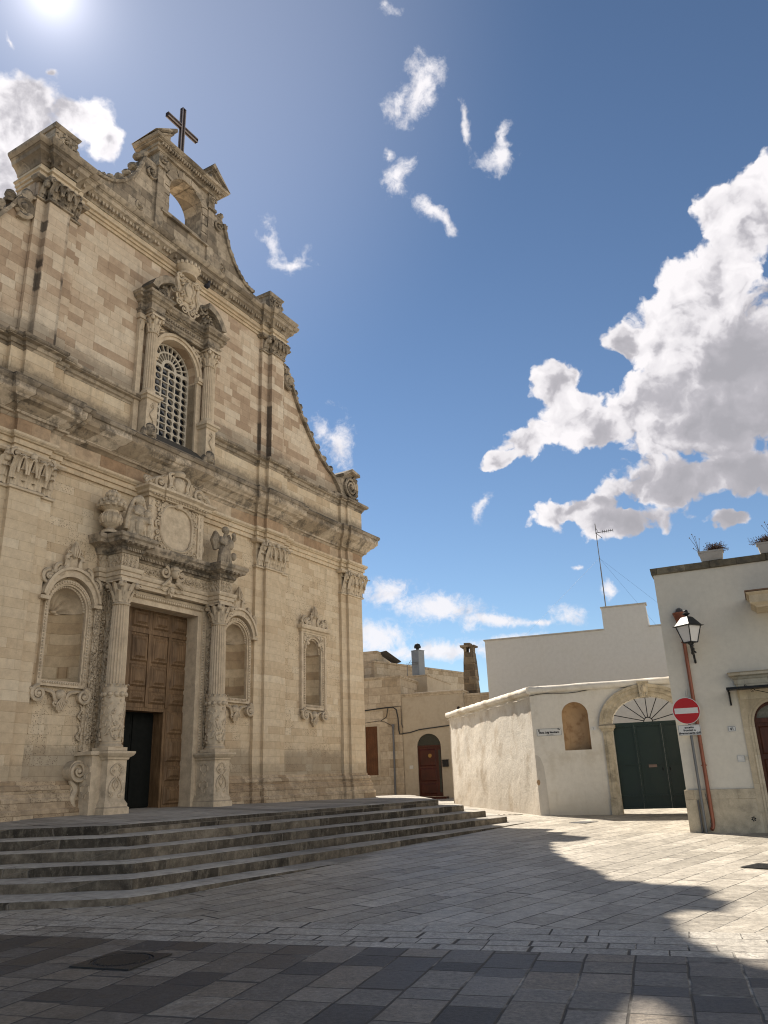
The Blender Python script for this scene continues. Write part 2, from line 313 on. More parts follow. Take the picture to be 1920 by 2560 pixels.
M_STATUE = stone('statue_stone', OLD, usejoint=False, mottle=0.5, streak=0.4, lichen=0.35, top=0.35, bumpd=0.006)
M_STATUE2 = stone('pale_statue_stone', ORN, usejoint=False, mottle=0.5, streak=0.4, lichen=0.25, top=0.35, bumpd=0.006)
M_BASE = stone('eroded_plinth', [(0, (0.38, 0.285, 0.19)), (0.5, (0.49, 0.385, 0.27)), (1, (0.58, 0.47, 0.34))], 0.23, 0.9, 0.008, 0.72, 0.6, 0.5, lichen=0.2, pits=0.6, bumpd=0.03)
M_DOOR = wood('door_wood', (0.09, 0.052, 0.027), (0.26, 0.17, 0.096))
M_DARKDOOR = plain('shaded_leather', (0.004, 0.0055, 0.0045), 0.9)  # leather darkened to near black; shade of the interior is in the colour
M_GRILLE = stone('window_tracery', [(0, (0.50, 0.45, 0.37)), (0.5, (0.60, 0.55, 0.46)), (1, (0.68, 0.62, 0.53))], usejoint=False, mottle=0.2, streak=0.0)
M_GLASS = plain('dark_window_glass', (0.035, 0.045, 0.065), 0.08, 0.0, 0.5, 3.0, spec=0.6)
M_IRON = plain('dark_iron', (0.022, 0.022, 0.023), 0.5, 0.6, 0.3)

# ------------------------------------------------------------------ mesh helpers
class MB:
    def __init__(self): self.v = []; self.f = []; self.m = []
    def add(self, vs, fs, mi=0):
        o = len(self.v); self.v += [tuple(p) for p in vs]; self.f += [tuple(i + o for i in f) for f in fs]; self.m += [mi] * len(fs)
    def box(self, x0, x1, d0, d1, z0, z1, mi=0):
        self.add([(x0, d0, z0), (x1, d0, z0), (x1, d1, z0), (x0, d1, z0), (x0, d0, z1), (x1, d0, z1), (x1, d1, z1), (x0, d1, z1)],
                 [(0, 1, 2, 3), (4, 7, 6, 5), (0, 4, 5, 1), (1, 5, 6, 2), (2, 6, 7, 3), (3, 7, 4, 0)], mi)
    def prism(self, poly, d0, d1, mi=0):
        n = len(poly)
        self.add([(x, d0, z) for x, z in poly] + [(x, d1, z) for x, z in poly],
                 [tuple(range(n)), tuple(range(2 * n - 1, n - 1, -1))] + [(i, (i + 1) % n, n + (i + 1) % n, n + i) for i in range(n)], mi)
    def frustum(self, x0, x1, z0, z1, d0, d1, inset, mi=0):
        i = inset
        self.add([(x0, d0, z0), (x1, d0, z0), (x1, d0, z1), (x0, d0, z1), (x0 + i, d1, z0 + i), (x1 - i, d1, z0 + i), (x1 - i, d1, z1 - i), (x0 + i, d1, z1 - i)],
                 [(4, 5, 6, 7), (0, 1, 5, 4), (1, 2, 6, 5), (2, 3, 7, 6), (3, 0, 4, 7), (3, 2, 1, 0)], mi)
    def lathe(self, c, prof, n=24, flute=0, fd=0.0, mi=0, sx=1.0, sd=1.0, wob=None):
        vs = []; N = n
        for (r, z) in prof:
            for i in range(N):
                a = 2 * pi * i / N; rr = r
                if flute: rr = r - fd * abs(sin(a * flute / 2)) ** 0.7
                if wob: rr = rr + wob(a, z)
                vs.append((c[0] + rr * cos(a) * sx, c[1] + rr * sin(a) * sd, c[2] + z))
        fs = []
        for j in range(len(prof) - 1):
            for i in range(N):
                k = (i + 1) % N; fs.append((j * N + i, j * N + k, (j + 1) * N + k, (j + 1) * N + i))
        fs.append(tuple(range(N - 1, -1, -1))); fs.append(tuple(range((len(prof) - 1) * N, len(prof) * N)))
        self.add(vs, fs, mi)
    def tube(self, pts, r, n=6, mi=0):
        pts = [Vector(p) for p in pts]; R = r if isinstance(r, (list, tuple)) else [r] * len(pts)
        vs = []; up = None
        for i, p in enumerate(pts):
            t = (pts[min(i + 1, len(pts) - 1)] - pts[max(i - 1, 0)])
            t = t.normalized() if t.length > 1e-9 else Vector((0, 0, 1))
            if up is None:
                up = Vector((0, 1, 0)) if abs(t.y) < 0.9 else Vector((1, 0, 0))
            a = (up - t * up.dot(t)); a = a.normalized() if a.length > 1e-6 else t.orthogonal().normalized()
            up = a; b = t.cross(a)
            for k in range(n):
                q = 2 * pi * k / n; vs.append(p + (a * cos(q) + b * sin(q)) * R[i])
        fs = [(i * n + k, i * n + (k + 1) % n, (i + 1) * n + (k + 1) % n, (i + 1) * n + k) for i in range(len(pts) - 1) for k in range(n)]
        fs += [tuple(range(n - 1, -1, -1)), tuple(range((len(pts) - 1) * n, len(pts) * n))]
        self.add(vs, fs, mi)
    def scroll(self, cx, cz, d, r, turns=1.6, a0=0.0, sgn=1, th=0.03, tip=0.35, n=6):
        """a volute: a tapering tube that winds in to (cx, cz)"""
        m = int(14 * turns) + 3; pts = []; rr = []
        for i in range(m):
            t = i / (m - 1); a = a0 + sgn * t * turns * 2 * pi; q = r * (1 - t) ** 0.9 + 0.06 * r
            pts.append((cx + q * cos(a), d + th * 0.6 * t, cz + q * sin(a))); rr.append(th * (1 - (1 - tip) * t))
        self.tube(pts, rr, n); self.blob((cx, d + th * .3, cz), th * 1.2, th * 1.2, th * 1.2)
    def curve(self, pts, d, th, n=6, steps=10, taper=0.5):
        """smooth tube through points in the plane of the wall"""
        P = [Vector((p[0], p[2] if len(p) > 2 else d, p[1])) for p in pts]; out = []
        P = [P[0] * 2 - P[1]] + P + [P[-1] * 2 - P[-2]]
        for i in range(1, len(P) - 2):
            for s in range(steps):
                t = s / steps; a, b, c, e = P[i - 1], P[i], P[i + 1], P[i + 2]
                out.append(0.5 * ((2 * b) + (c - a) * t + (2 * a - 5 * b + 4 * c - e) * t * t + (3 * b - a - 3 * c + e) * t ** 3))
        out.append(P[-2]); m = len(out)
        self.tube(out, [th * (1 - (1 - taper) * abs(2 * i / (m - 1) - 1) ** 2) for i in range(m)], n)
    def blob(self, c, rx, ry, rz, n=8, m=5, mi=0):
        vs = [(c[0], c[1], c[2] + rz)]
        for j in range(1, m):
            p = pi * j / m
            for i in range(n):
                a = 2 * pi * i / n; vs.append((c[0] + rx * sin(p) * cos(a), c[1] + ry * sin(p) * sin(a), c[2] + rz * cos(p)))
        vs.append((c[0], c[1], c[2] - rz)); last = len(vs) - 1
        fs = [(0, 1 + i, 1 + (i + 1) % n) for i in range(n)]
        for j in range(m - 2):
            for i in range(n):
                fs.append((1 + j * n + i, 1 + (j + 1) * n + i, 1 + (j + 1) * n + (i + 1) % n, 1 + j * n + (i + 1) % n))
        fs += [(last, 1 + (m - 2) * n + (i + 1) % n, 1 + (m - 2) * n + i) for i in range(n)]
        self.add(vs, fs, mi)
    def leaf(self, base, w_, h, out, right=(1, 0), lobes=3, curl=0.28, nu=6, nv=12):
        """acanthus leaf: rises along the bell, curls over at the tip. right = direction of its width in (x, d); outward is its left normal"""
        rx, rd = right; ox, od = -rd, rx; vs = []
        for j in range(nv + 1):
            t = j / nv
            if t < 0.68: o = out * 0.35 * (t / 0.68) ** 1.6; z = h * t / 0.68 * 0.86
            else:
                q = (t - 0.68) / 0.32 * pi * 0.95; rc = curl * h * .5
                o = out * 0.35 + rc * (1 - cos(q)) * 1.1; z = h * 0.86 + rc * sin(q) * 0.75
            wd = w_ * (0.80 + 0.2 * sin(t * pi)) * (1 - 0.45 * max(0, t - 0.6) / 0.4) * (1 - 0.14 * abs(sin(t * pi * lobes)))
            for i in range(nu + 1):
                s = i / nu * 2 - 1; oo = o + 0.16 * w_ * (1 - abs(s)) + 0.03 * w_ * cos(s * 9)
                vs.append((base[0] + rx * s * wd / 2 + ox * oo, base[1] + rd * s * wd / 2 + od * oo, base[2] + z))
        fs = [(j * (nu + 1) + i, j * (nu + 1) + i + 1, (j + 1) * (nu + 1) + i + 1, (j + 1) * (nu + 1) + i) for j in range(nv) for i in range(nu)]
        self.add(vs, fs)
    def sweep(self, plan, prof, mi=0, close=True):
        """moulding: profile [(out, z)] run along a plan polyline [(x, d)] with mitred corners"""
        n = len(plan); off = []
        P = [Vector(p) for p in plan]
        for i in range(n):
            def nrm(a, b):
                t = (b - a).normalized(); return Vector((-t.y, t.x))
            if i == 0: mvec = nrm(P[0], P[1])
            elif i == n - 1: mvec = nrm(P[-2], P[-1])
            else:
                a = nrm(P[i - 1], P[i]); b = nrm(P[i], P[i + 1]); s = a + b
                mvec = s * (2 / s.length_squared) if s.length > 1e-6 else a
            off.append(mvec)
        m = len(prof); vs = []
        for i in range(n):
            for (o, z) in prof: vs.append((P[i].x + off[i].x * o, P[i].y + off[i].y * o, z))
        fs = [(i * m + j, (i + 1) * m + j, (i + 1) * m + j + 1, i * m + j + 1) for i in range(n - 1) for j in range(m - 1)]
        if close:
            fs += [(i * m + m - 1, (i + 1) * m + m - 1, (i + 1) * m, i * m) for i in range(n - 1)]
            fs += [tuple(range(m)), tuple(range(n * m - 1, (n - 1) * m - 1, -1))]
        self.add(vs, fs, mi)
    def plate(self, outer, holes, d0, d1, mi=0):
        """flat wall panel with openings, cut cleanly (a filled 2-D curve)"""
        cu = bpy.data.curves.new('tmp', 'CURVE'); cu.dimensions = '2D'; cu.fill_mode = 'BOTH'; cu.extrude = abs(d1 - d0) / 2
        for poly in [outer] + holes:
            s = cu.splines.new('POLY'); s.points.add(len(poly) - 1); s.use_cyclic_u = True
            for p, q in zip(s.points, poly): p.co = (q[0], q[1], 0, 1)
        vs, fs = mesh_of(cu); mid = (d0 + d1) / 2
        self.add([(x, mid + zz, y) for x, y, zz in vs], fs, mi)
    def extend(self, o, mi=None):
        k = len(self.v); self.v += o.v; self.f += [tuple(i + k for i in f) for f in o.f]; self.m += (o.m if mi is None else [mi] * len(o.f))
    def mirror(self):
        r = MB(); r.v = [(-x, d, z) for x, d, z in self.v]; r.f = [tuple(reversed(f)) for f in self.f]; r.m = list(self.m); return r
    def moved(self, dx=0, dd=0, dz=0):
        r = MB(); r.v = [(x + dx, d + dd, z + dz) for x, d, z in self.v]; r.f = list(self.f); r.m = list(self.m); return r
    def jitter(self, amt, seed=1):
        rn = random.Random(seed); seen = {}
        for i, p in enumerate(self.v):
            key = (round(p[0], 4), round(p[1], 4), round(p[2], 4))
            if key not in seen: seen[key] = (rn.uniform(-amt, amt), rn.uniform(-amt, amt), rn.uniform(-amt, amt))
            o = seen[key]; self.v[i] = (p[0] + o[0], p[1] + o[1], p[2] + o[2])
    def remesh(self, vox):
        me = bpy.data.meshes.new('tmp'); me.from_pydata(self.v, [], self.f); me.update()
        o = bpy.data.objects.new('tmp', me); COL.objects.link(o)
        mod = o.modifiers.new('r', 'REMESH'); mod.mode = 'VOXEL'; mod.voxel_size = vox; mod.use_smooth_shade = True
        sm = o.modifiers.new('s', 'SMOOTH'); sm.factor = 0.5; sm.iterations = 2
        dg = bpy.context.evaluated_depsgraph_get(); e = o.evaluated_get(dg); q = e.to_mesh()
        r = MB(); r.v = [tuple(v.co) for v in q.vertices]; r.f = [tuple(p.vertices) for p in q.polygons]; r.m = [0] * len(r.f)
        e.to_mesh_clear(); bpy.data.objects.remove(o); bpy.data.meshes.remove(me); return r
    def build(self, name, mats, parent=None, smooth=30, rough=0.0):
        me = bpy.data.meshes.new(name); me.from_pydata([(x, -d, z) for x, d, z in self.v], [], self.f)
        mats = mats if isinstance(mats, (list, tuple)) else [mats]
        for m_ in mats: me.materials.append(m_)
        me.polygons.foreach_set('material_index', self.m)
        bm = bmesh.new(); bm.from_mesh(me); bmesh.ops.remove_doubles(bm, verts=bm.verts, dist=1e-5); bmesh.ops.recalc_face_normals(bm, faces=bm.faces); bm.to_mesh(me); bm.free()
        if smooth:
            me.polygons.foreach_set('use_smooth', [True] * len(me.polygons)); me.set_sharp_from_angle(angle=rad(smooth))
        me.update()
        o = bpy.data.objects.new(name, me); COL.objects.link(o)
        if parent is not None: o.parent = parent
        return o
def mesh_of(cu):
    o = bpy.data.objects.new('tmp', cu); COL.objects.link(o)
    dg = bpy.context.evaluated_depsgraph_get(); e = o.evaluated_get(dg); q = e.to_mesh()
    vs = [tuple(v.co) for v in q.vertices]; fs = [tuple(p.vertices) for p in q.polygons]
    e.to_mesh_clear(); bpy.data.objects.remove(o); return vs, fs
def lettering(mb, text, x, z, d, size, mi=0, align='CENTER', sx=1.0, bold=0.0):
    cu = bpy.data.curves.new('tmp', 'FONT'); cu.body = text; cu.size = size; cu.align_x = align; cu.extrude = 0.001; cu.offset = bold; cu.resolution_u = 3
    vs, fs = mesh_of(cu); mb.add([(x + a * sx, d + c, z + b) for a, b, c in vs], fs, mi)
def tag(o, label=None, cat=None, group=None, kind=None):
    for k_, v_ in (('label', label), ('category', cat), ('group', group), ('kind', kind)):
        if v_: o[k_] = v_
    return o
def thing(name, loc, rz, label, cat, group=None):
    o = bpy.data.objects.new(name, None); COL.objects.link(o); o.location = loc; o.rotation_euler = (0, 0, rz); o.empty_display_size = .3
    return tag(o, label, cat, group)
def arc(cx, cz, r, a0, a1, n=16, rz=None):
    rz = rz or r
    return [(cx + r * cos(rad(a0 + (a1 - a0) * i / n)), cz + rz * sin(rad(a0 + (a1 - a0) * i / n))) for i in range(n + 1)]
def archpoly(cx, hw, z0, zs, rz=None, n=18):
    """outline of a round-headed opening, counter-clockwise from bottom left"""
    return [(cx - hw, z0), (cx + hw, z0)] + arc(cx, zs, hw, 0, 180, n, rz)

# ------------------------------------------------------------------ the ground
def gz(y):
    if y < 9.5: return 0.0
    if y < 25.5: return 0.0225 * (y - 9.5)
    return 0.36 + 0.0098 * min(y - 25.5, 14.5)
def ground_material():
    m, k, b = base_mat('paving', 0.62); co = objco(k); x, y, z = k.sep(co)
    wx = k.math('MULTIPLY_ADD', k.math('SUBTRACT', k.noise(co, 1.1, 3.0), 0.5), 0.05, x)
    wy = k.math('MULTIPLY_ADD', k.math('SUBTRACT', k.noise(k.vmath('ADD', co, (7., 3., 0.)), 1.1, 3.0), 0.5), 0.05, y)
    A = k.math('ADD', k.math('MULTIPLY', wx, 0.951), k.math('MULTIPLY', wy, -0.309))      # along the border courses
    B = k.math('ADD', k.math('MULTIPLY', wx, 0.309), k.math('MULTIPLY', wy, 0.951))       # across them
    U = k.math('ADD', k.math('MULTIPLY', wx, 0.669), k.math('MULTIPLY', wy, 0.743))       # diagonal slabs beyond
    V = k.math('ADD', k.math('MULTIPLY', wx, 0.743), k.math('MULTIPLY', wy, -0.669))
    def cell(u, v, h, L, j):
        g = k.new('ShaderNodeGroup', node_tree=MASON)
        k.put(g.inputs['U'], u); k.put(g.inputs['V'], v)
        g.inputs['Height'].default_value = h; g.inputs['Length'].default_value = L; g.inputs['Joint'].default_value = j
        return g.outputs
    near = cell(B, A, 0.43, 0.52, 0.015); strip = cell(A, k.math('SUBTRACT', B, 8.735), 0.335, 0.85, 0.013)
    rough = cell(A, k.math('SUBTRACT', B, 8.22), 0.255, 0.45, 0.014); far = cell(U, V, 0.40, 0.95, 0.012)
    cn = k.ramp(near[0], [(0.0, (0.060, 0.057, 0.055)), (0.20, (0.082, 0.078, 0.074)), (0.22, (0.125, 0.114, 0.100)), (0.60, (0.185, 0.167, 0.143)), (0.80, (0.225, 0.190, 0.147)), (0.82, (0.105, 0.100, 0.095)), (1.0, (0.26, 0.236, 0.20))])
    cs = k.ramp(strip[0], [(0, (0.36, 0.34, 0.30)), (1, (0.44, 0.415, 0.365))])
    cr = k.ramp(rough[0], [(0, (0.22, 0.205, 0.18)), (0.15, (0.33, 0.31, 0.27)), (1, (0.43, 0.405, 0.36))])
    cf = k.ramp(far[0], [(0, (0.31, 0.285, 0.240)), (0.5, (0.375, 0.345, 0.292)), (1, (0.445, 0.412, 0.352))])
    s1 = k.math('GREATER_THAN', B, 8.22); s2 = k.math('GREATER_THAN', B, 8.735); s3 = k.math('GREATER_THAN', B, 9.405)
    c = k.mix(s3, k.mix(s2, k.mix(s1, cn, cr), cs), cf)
    def pick(i):
        t = k.math('ADD', near[i], k.math('MULTIPLY', s1, k.math('SUBTRACT', rough[i], near[i])))
        t = k.math('ADD', t, k.math('MULTIPLY', s2, k.math('SUBTRACT', strip[i], t)))
        return k.math('ADD', t, k.math('MULTIPLY', s3, k.math('SUBTRACT', far[i], t)))
    jm = pick(1); r2 = pick(2)
    n1 = k.noise(co, 1.4, 7.0, 0.65); n2 = k.noise(co, 7.0, 8.0, 0.72); n3 = k.noise(co, 55.0, 4.0, 0.7)
    c = k.mix(0.85, c, k.ramp(n2, [(0.28, (0.48, 0.47, 0.46)), (0.62, (1.16, 1.16, 1.15))]), 'MULTIPLY')
    n4 = k.noise(co, 23.0, 7.0, 0.78); c = k.mix(k.math('MULTIPLY_ADD', s3, -0.40, 0.75), c, k.ramp(n4, [(0.36, (0.42, 0.41, 0.40)), (0.52, (1.0, 1.0, 1.0)), (0.68, (1.55, 1.53, 1.48))]), 'MULTIPLY')
    cr_ = k.new('ShaderNodeTexVoronoi', feature='DISTANCE_TO_EDGE'); k.l.new(k.vmath('ADD', co, k.vmath('SCALE', k.comb(n2, n1, 0.0), s=0.5)), cr_.inputs['Vector']); cr_.inputs['Scale'].default_value = 1.1
    crack = k.math('MULTIPLY', k.math('SUBTRACT', 1.0, k.ss(cr_.outputs['Distance'], 0.003, 0.010)), k.ss(k.noise(co, 0.7, 2.0), 0.52, 0.58)); c = k.mix(k.math('MULTIPLY', crack, .6), c, (0.05, 0.045, 0.04))
    c = k.mix(0.5, c, k.ramp(n1, [(0.3, (0.62, 0.61, 0.60)), (0.62, (1.1, 1.1, 1.1))]), 'MULTIPLY')
    chips = k.ss(k.noise(co, 19.0, 6.0, 0.75), 0.60, 0.70); c = k.mix(k.math('MULTIPLY', chips, 0.35), c, (0.10, 0.092, 0.08))
    # joints: dark gaps, with pale cement pointing in patches
    cem = k.math('MULTIPLY', k.ss(k.math('MULTIPLY_ADD', A, 0.03, k.noise(co, 0.8, 4.0)), 0.47, 0.58), k.lin(k.noise(co, 9.0, 3.0), .35, .6, .2, 1.0))
    c = k.mix(jm, c, k.mix(cem, (0.060, 0.054, 0.046), (0.34, 0.32, 0.28)))
    k.l.new(c, b.inputs['Base Color'])
    hgt = k.math('MULTIPLY_ADD', jm, -1.5, k.math('MULTIPLY_ADD', r2, 0.6, k.math('MULTIPLY_ADD', n4, 0.7, n2)))
    k.l.new(k.bump(hgt, 0.6, 0.012), b.inputs['Normal'])
    rn = k.math('MULTIPLY_ADD', r2, 0.16, k.math('MULTIPLY_ADD', n2, 0.35, 0.30)); k.l.new(k.math('MULTIPLY_ADD', jm, 0.25, rn), b.inputs['Roughness'])
    if 'Specular IOR Level' in b.inputs: b.inputs['Specular IOR Level'].default_value = 0.45
    return m
M_PAVE = ground_material()
ys = [-600, -60, -10, 0, 5, 9] + [9.5 + 0.5 * i for i in range(0, 62)] + [45, 60, 120, 600, 3000]
xs = [-3000, -300, -60, -20, 0, 20, 60, 300, 3000]
gm = MB(); gm.add([(x, -y, gz(y)) for y in ys for x in xs], [(j * len(xs) + i, j * len(xs) + i + 1, (j + 1) * len(xs) + i + 1, (j + 1) * len(xs) + i) for j in range(len(ys) - 1) for i in range(len(xs) - 1)])
tag(gm.build('piazza_ground', M_PAVE, smooth=0), 'paved piazza of grey stone slabs in front of the church', 'paving', kind='structure')

# ================================================================== THE CHURCH
YF = rad(29.9); FU = Vector((sin(YF), cos(YF), 0)); FN = Vector((cos(YF), -sin(YF), 0)); RZF = pi / 2 - YF
FO = FU * 14.15 + FN * (-14.9)
church = thing('church', FO, RZF, 'baroque church of honey coloured stone with tall carved facade and open belfry', 'church')
def cp(mb, name, mat, parent=None, **kw): return mb.build(name, mat, parent or church, **kw)
# ---- walls
lo = [(-9.53, 0.6), (-1.32, 0.6), (-1.32, 5.98), (1.32, 5.98), (1.32, 0.6), (9.53, 0.6), (9.53, 9.0), (-9.53, 9.0)]
NICHES = [(-2.86, 0.50, 3.87, 5.46, 0.55), (2.86, 0.50, 3.87, 5.46, 0.55), (6.67, 0.43, 3.89, 5.55, 0.47), (-6.67, 0.43, 3.89, 5.55, 0.47)]
b = MB(); b.plate(lo, [archpoly(x, hw, z0, zs, rz) for x, hw, z0, zs, rz in NICHES], -0.75, 0.0); cp(b, 'lower_wall', M_LOW)
b = MB(); b.box(-9.6, 9.6, -0.8, 0.02, 9.0, 9.9); cp(b, 'frieze_wall', M_FRIEZE)
b = MB(); b.plate([(-9.62, 9.9), (9.62, 9.9), (9.62, 11.3), (0.8, 11.3), (0.8, 10.55), (-0.8, 10.55), (-0.8, 11.3), (-9.62, 11.3)], [], -0.8, 0.0)
cp(b, 'attic_wall', M_ATTIC)
# central upper wall with the window opening
b = MB(); b.plate([(-4.95, 11.3), (-0.8, 11.3), (-0.8, 13.05)] + arc(0, 13.05, 0.8, 180, 0, 18, 0.8)[1:-1] + [(0.8, 13.05), (0.8, 11.3), (4.95, 11.3), (4.95, 16.0), (-4.95, 16.0)], [], -0.8, 0.0)
cp(b, 'upper_wall', M_UP)
# concave wings beside the upper storey
WING = [(4.95, 15.35), (5.3, 15.15), (5.48, 14.75), (5.75, 14.3), (6.05, 13.86), (6.4, 13.44), (6.8, 13.03), (7.2, 12.68), (7.65, 12.37), (8.1, 12.15), (8.35, 11.95), (8.45, 11.45)]
wing = MB(); wing.plate([(4.95, 11.3), (8.45, 11.3)] + WING[::-1], [], -0.6, -0.02)
cp(wing, 'wing_wall', M_UP); cp(wing.mirror(), 'wing_wall', M_UP)
ed = MB()
for i in range(len(WING) - 2):
    (xa, za), (xb, zb) = WING[i], WING[i + 1]; t = Vector((xb - xa, zb - za)).normalized(); nx, nz = -t.y, t.x
    nx, nz = (nx, nz) if nx > 0 or nz > 0 else (-nx, -nz)
    ed.prism([(xa, za), (xb, zb), (xb + nx * .10, zb + nz * .10), (xa + nx * .10, za + nz * .10)], -0.62, 0.10)
    for k_ in range(1):
        cx, cz = (xa + xb) / 2 + nx * .16, (za + zb) / 2 + nz * .16
        if i > 0: ed.lathe((cx, -0.06, cz - .12), [(.13, 0), (.15, .07), (.09, .13), (.14, .24), (.11, .33), (.03, .38)], 8)
ed.scroll(5.25, 14.95, 0.05, 0.27, 1.5, -1.2, -1, 0.09)
ed.blob((5.25, 0.0, 14.95), .24, .14, .24); ed.blob((5.15, 0.0, 15.35), .16, .16, .2)
ed.jitter(0.012, 3); cp(ed, 'wing_coping', M_CREST); cp(ed.mirror(), 'wing_coping', M_CREST)
# end scrolls on the attic
sc = MB(); sc.box(7.95, 9.42, -0.75, 0.16, 11.5, 11.62)
prof = [(8.0, 12.18), (8.35, 12.30), (8.75, 12.58), (8.95, 12.68), (9.38, 12.60), (9.45, 12.3), (9.46, 11.6), (8.45, 11.6), (8.3, 11.9)]
sc.prism(prof, -0.75, 0.12); sc.prism([(8.3, 12.42), (8.95, 12.78), (9.5, 12.7), (9.5, 12.6), (8.95, 12.68), (8.36, 12.32)], -0.8, 0.3)
sc.scroll(8.98, 12.08, 0.17, 0.44, 2.6, 1.2, -1, 0.075, 0.5)
for i in range(5): sc.blob((9.44, 0.1, 11.66 + i * .2), .08, .12, .09)
sc.jitter(0.01, 5); cp(sc, 'end_scroll', M_CREST); cp(sc.mirror(), 'end_scroll', M_CREST)
# nave and aisles behind the facade screen
b = MB(); b.box(-8.8, 8.8, -26, -0.78, 0.4, 8.6); cp(b, 'aisle_body', M_LOW)
b = MB(); b.box(-4.8, 4.8, -26, -1.9, 8.6, 12.2); cp(b, 'nave_body', M_LOW)
# ---- pilasters of the lower order
def plan_low(x0=-9.53, x1=9.53):
    h = [(0, 0)] ; R_ = [(3.62, 0), (3.62, .1), (3.98, .1), (3.98, .2), (4.74, .2), (4.74, .1), (5.1, .1), (5.1, 0), (8.32, 0), (8.32, .1), (8.63, .1), (8.63, .2), (9.53, .2), (9.53, -.7)]
    return [(-x, d) for x, d in R_[::-1]] + R_
PL = plan_low()
def capital(mb, x0, x1, z0, z1, d, side=0.0, nb=3, nt=4, sl=True):
    """composite capital on a flat pilaster face between x0 and x1"""
    h = z1 - z0; wd = x1 - x0
    mb.sweep([(x0, d - .18), (x0, d), (x1, d), (x1, d - .18)], [(0, z0 - .02), (.05, z0 - .01), (.06, z0 + .03), (.04, z0 + .06), (0, z0 + .065)])
    mb.box(x0 + .01, x1 - .01, d - .15, d + .02, z0 + .05, z1 - .10)
    for i in range(nb):
        mb.leaf((x0 + wd * (i + .5) / nb, d + .02, z0 + .06), wd / nb * .98, h * .42, .24)
    for i in range(nt):
        mb.leaf((x0 + wd * i / (nt - 1), d + .05, z0 + h * .22), wd / nb * .95, h * .58, .40)
        if i < nt - 1: mb.curve([(x0 + wd * (i + .1) / (nt - 1), z0 + h * .35), (x0 + wd * (i + .22) / (nt - 1), z0 + h * .72), (x0 + wd * (i + .5) / (nt - 1), z0 + h * .83), (x0 + wd * (i + .78) / (nt - 1), z0 + h * .72), (x0 + wd * (i + .9) / (nt - 1), z0 + h * .35)], d + .17, .05, 7)
    for s, xe in ((-1, x0), (1, x1)):
        mb.scroll(xe + s * .05, z1 - h * .17, d + .16, h * .14, 1.5, pi / 2, -s, .035)
        if sl: mb.leaf((xe - s * .0, d - .05, z0 + .06), wd / nb * .8, h * .72, .25, right=(0, -s * 1.0))
    for i in range(2): mb.scroll(x0 + wd * (.36 + .28 * i), z1 - h * .15, d + .10, h * .09, 1.2, pi / 2, (-1) ** i, .028)
    mb.blob(((x0 + x1) / 2, d + .17, z1 - .09), .08, .06, .09)
    mb.sweep([(x0, d - .16), (x0, d), (x1, d), (x1, d - .16)], [(0.02, z1 - .10), (.13, z1 - .09), (.17, z1 - .04), (.17, z1), (0.0, z1)])
def pilaster(xs0, xf0, xf1, xs1, z0, zc, z1, mat, d1=.1, d2=.2):
    p = MB()
    if xf0 - xs0 < .01: p.sweep([(xf0, -.7), (xf0, d2), (xf1, d2), (xf1, d1), (xs1, d1), (xs1, -.05)], [(0, z0), (0, z1)], close=False)
    else: p.sweep([(xs0, -.05), (xs0, d1), (xf0, d1), (xf0, d2), (xf1, d2), (xf1, d1), (xs1, d1), (xs1, -.05)] if xs1 - xf1 > .01 else [(xs0, -.05), (xs0, d1), (xf0, d1), (xf0, d2), (xf1, d2), (xf1, -.7)], [(0, z0), (0, z1)], close=False)
    o = cp(p, 'pilaster', mat, smooth=0)
    c = MB(); capital(c, xf0, xf1, zc, z1, d2)
    if xf0 - xs0 > .01: c.extend(halfcap(xs0, xf0, zc, z1, d1))
    if xs1 - xf1 > .01: c.extend(halfcap(xf1, xs1, zc, z1, d1))
    c.build('capital', M_ORN if z1 < 12 else M_OLDORN, o)
    return o
def halfcap(x0, x1, z0, z1, d):
    m = MB(); h = z1 - z0; wd = x1 - x0; xm = (x0 + x1) / 2
    m.sweep([(x0, d - .1), (x0, d), (x1, d), (x1, d - .1)], [(0, z0 - .02), (.05, z0 - .01), (.06, z0 + .03), (.04, z0 + .06), (0, z0 + .065)])
    m.leaf((xm, d + .02, z0 + .06), wd * .95, h * .45, .16); m.leaf((xm, d + .06, z0 + h * .25), wd * .9, h * .55, .25)
    m.blob((xm, d + .16, z1 - h * .24), .10, .10, .15); m.blob((xm, d + .12, z1 - h * .05), .07, .08, .09)
    m.sweep([(x0, d - .1), (x0, d), (x1, d), (x1, d - .1)], [(0.02, z1 - .10), (.13, z1 - .09), (.17, z1 - .04), (.17, z1), (0.0, z1)])
    return m
ZC0, ZC1 = 7.84, 8.70
for s in (1, -1):
    if s > 0:
        pilaster(3.62, 3.98, 4.74, 5.10, 1.6, ZC0, ZC1, M_PIL); pilaster(8.32, 8.63, 9.53, 9.53, 1.6, ZC0, ZC1, M_PIL)
    else:
        pilaster(-5.10, -4.74, -3.98, -3.62, 1.6, ZC0, ZC1, M_PIL)
        pilaster(-9.53, -9.53, -8.63, -8.32, 1.6, ZC0, ZC1, M_PIL)
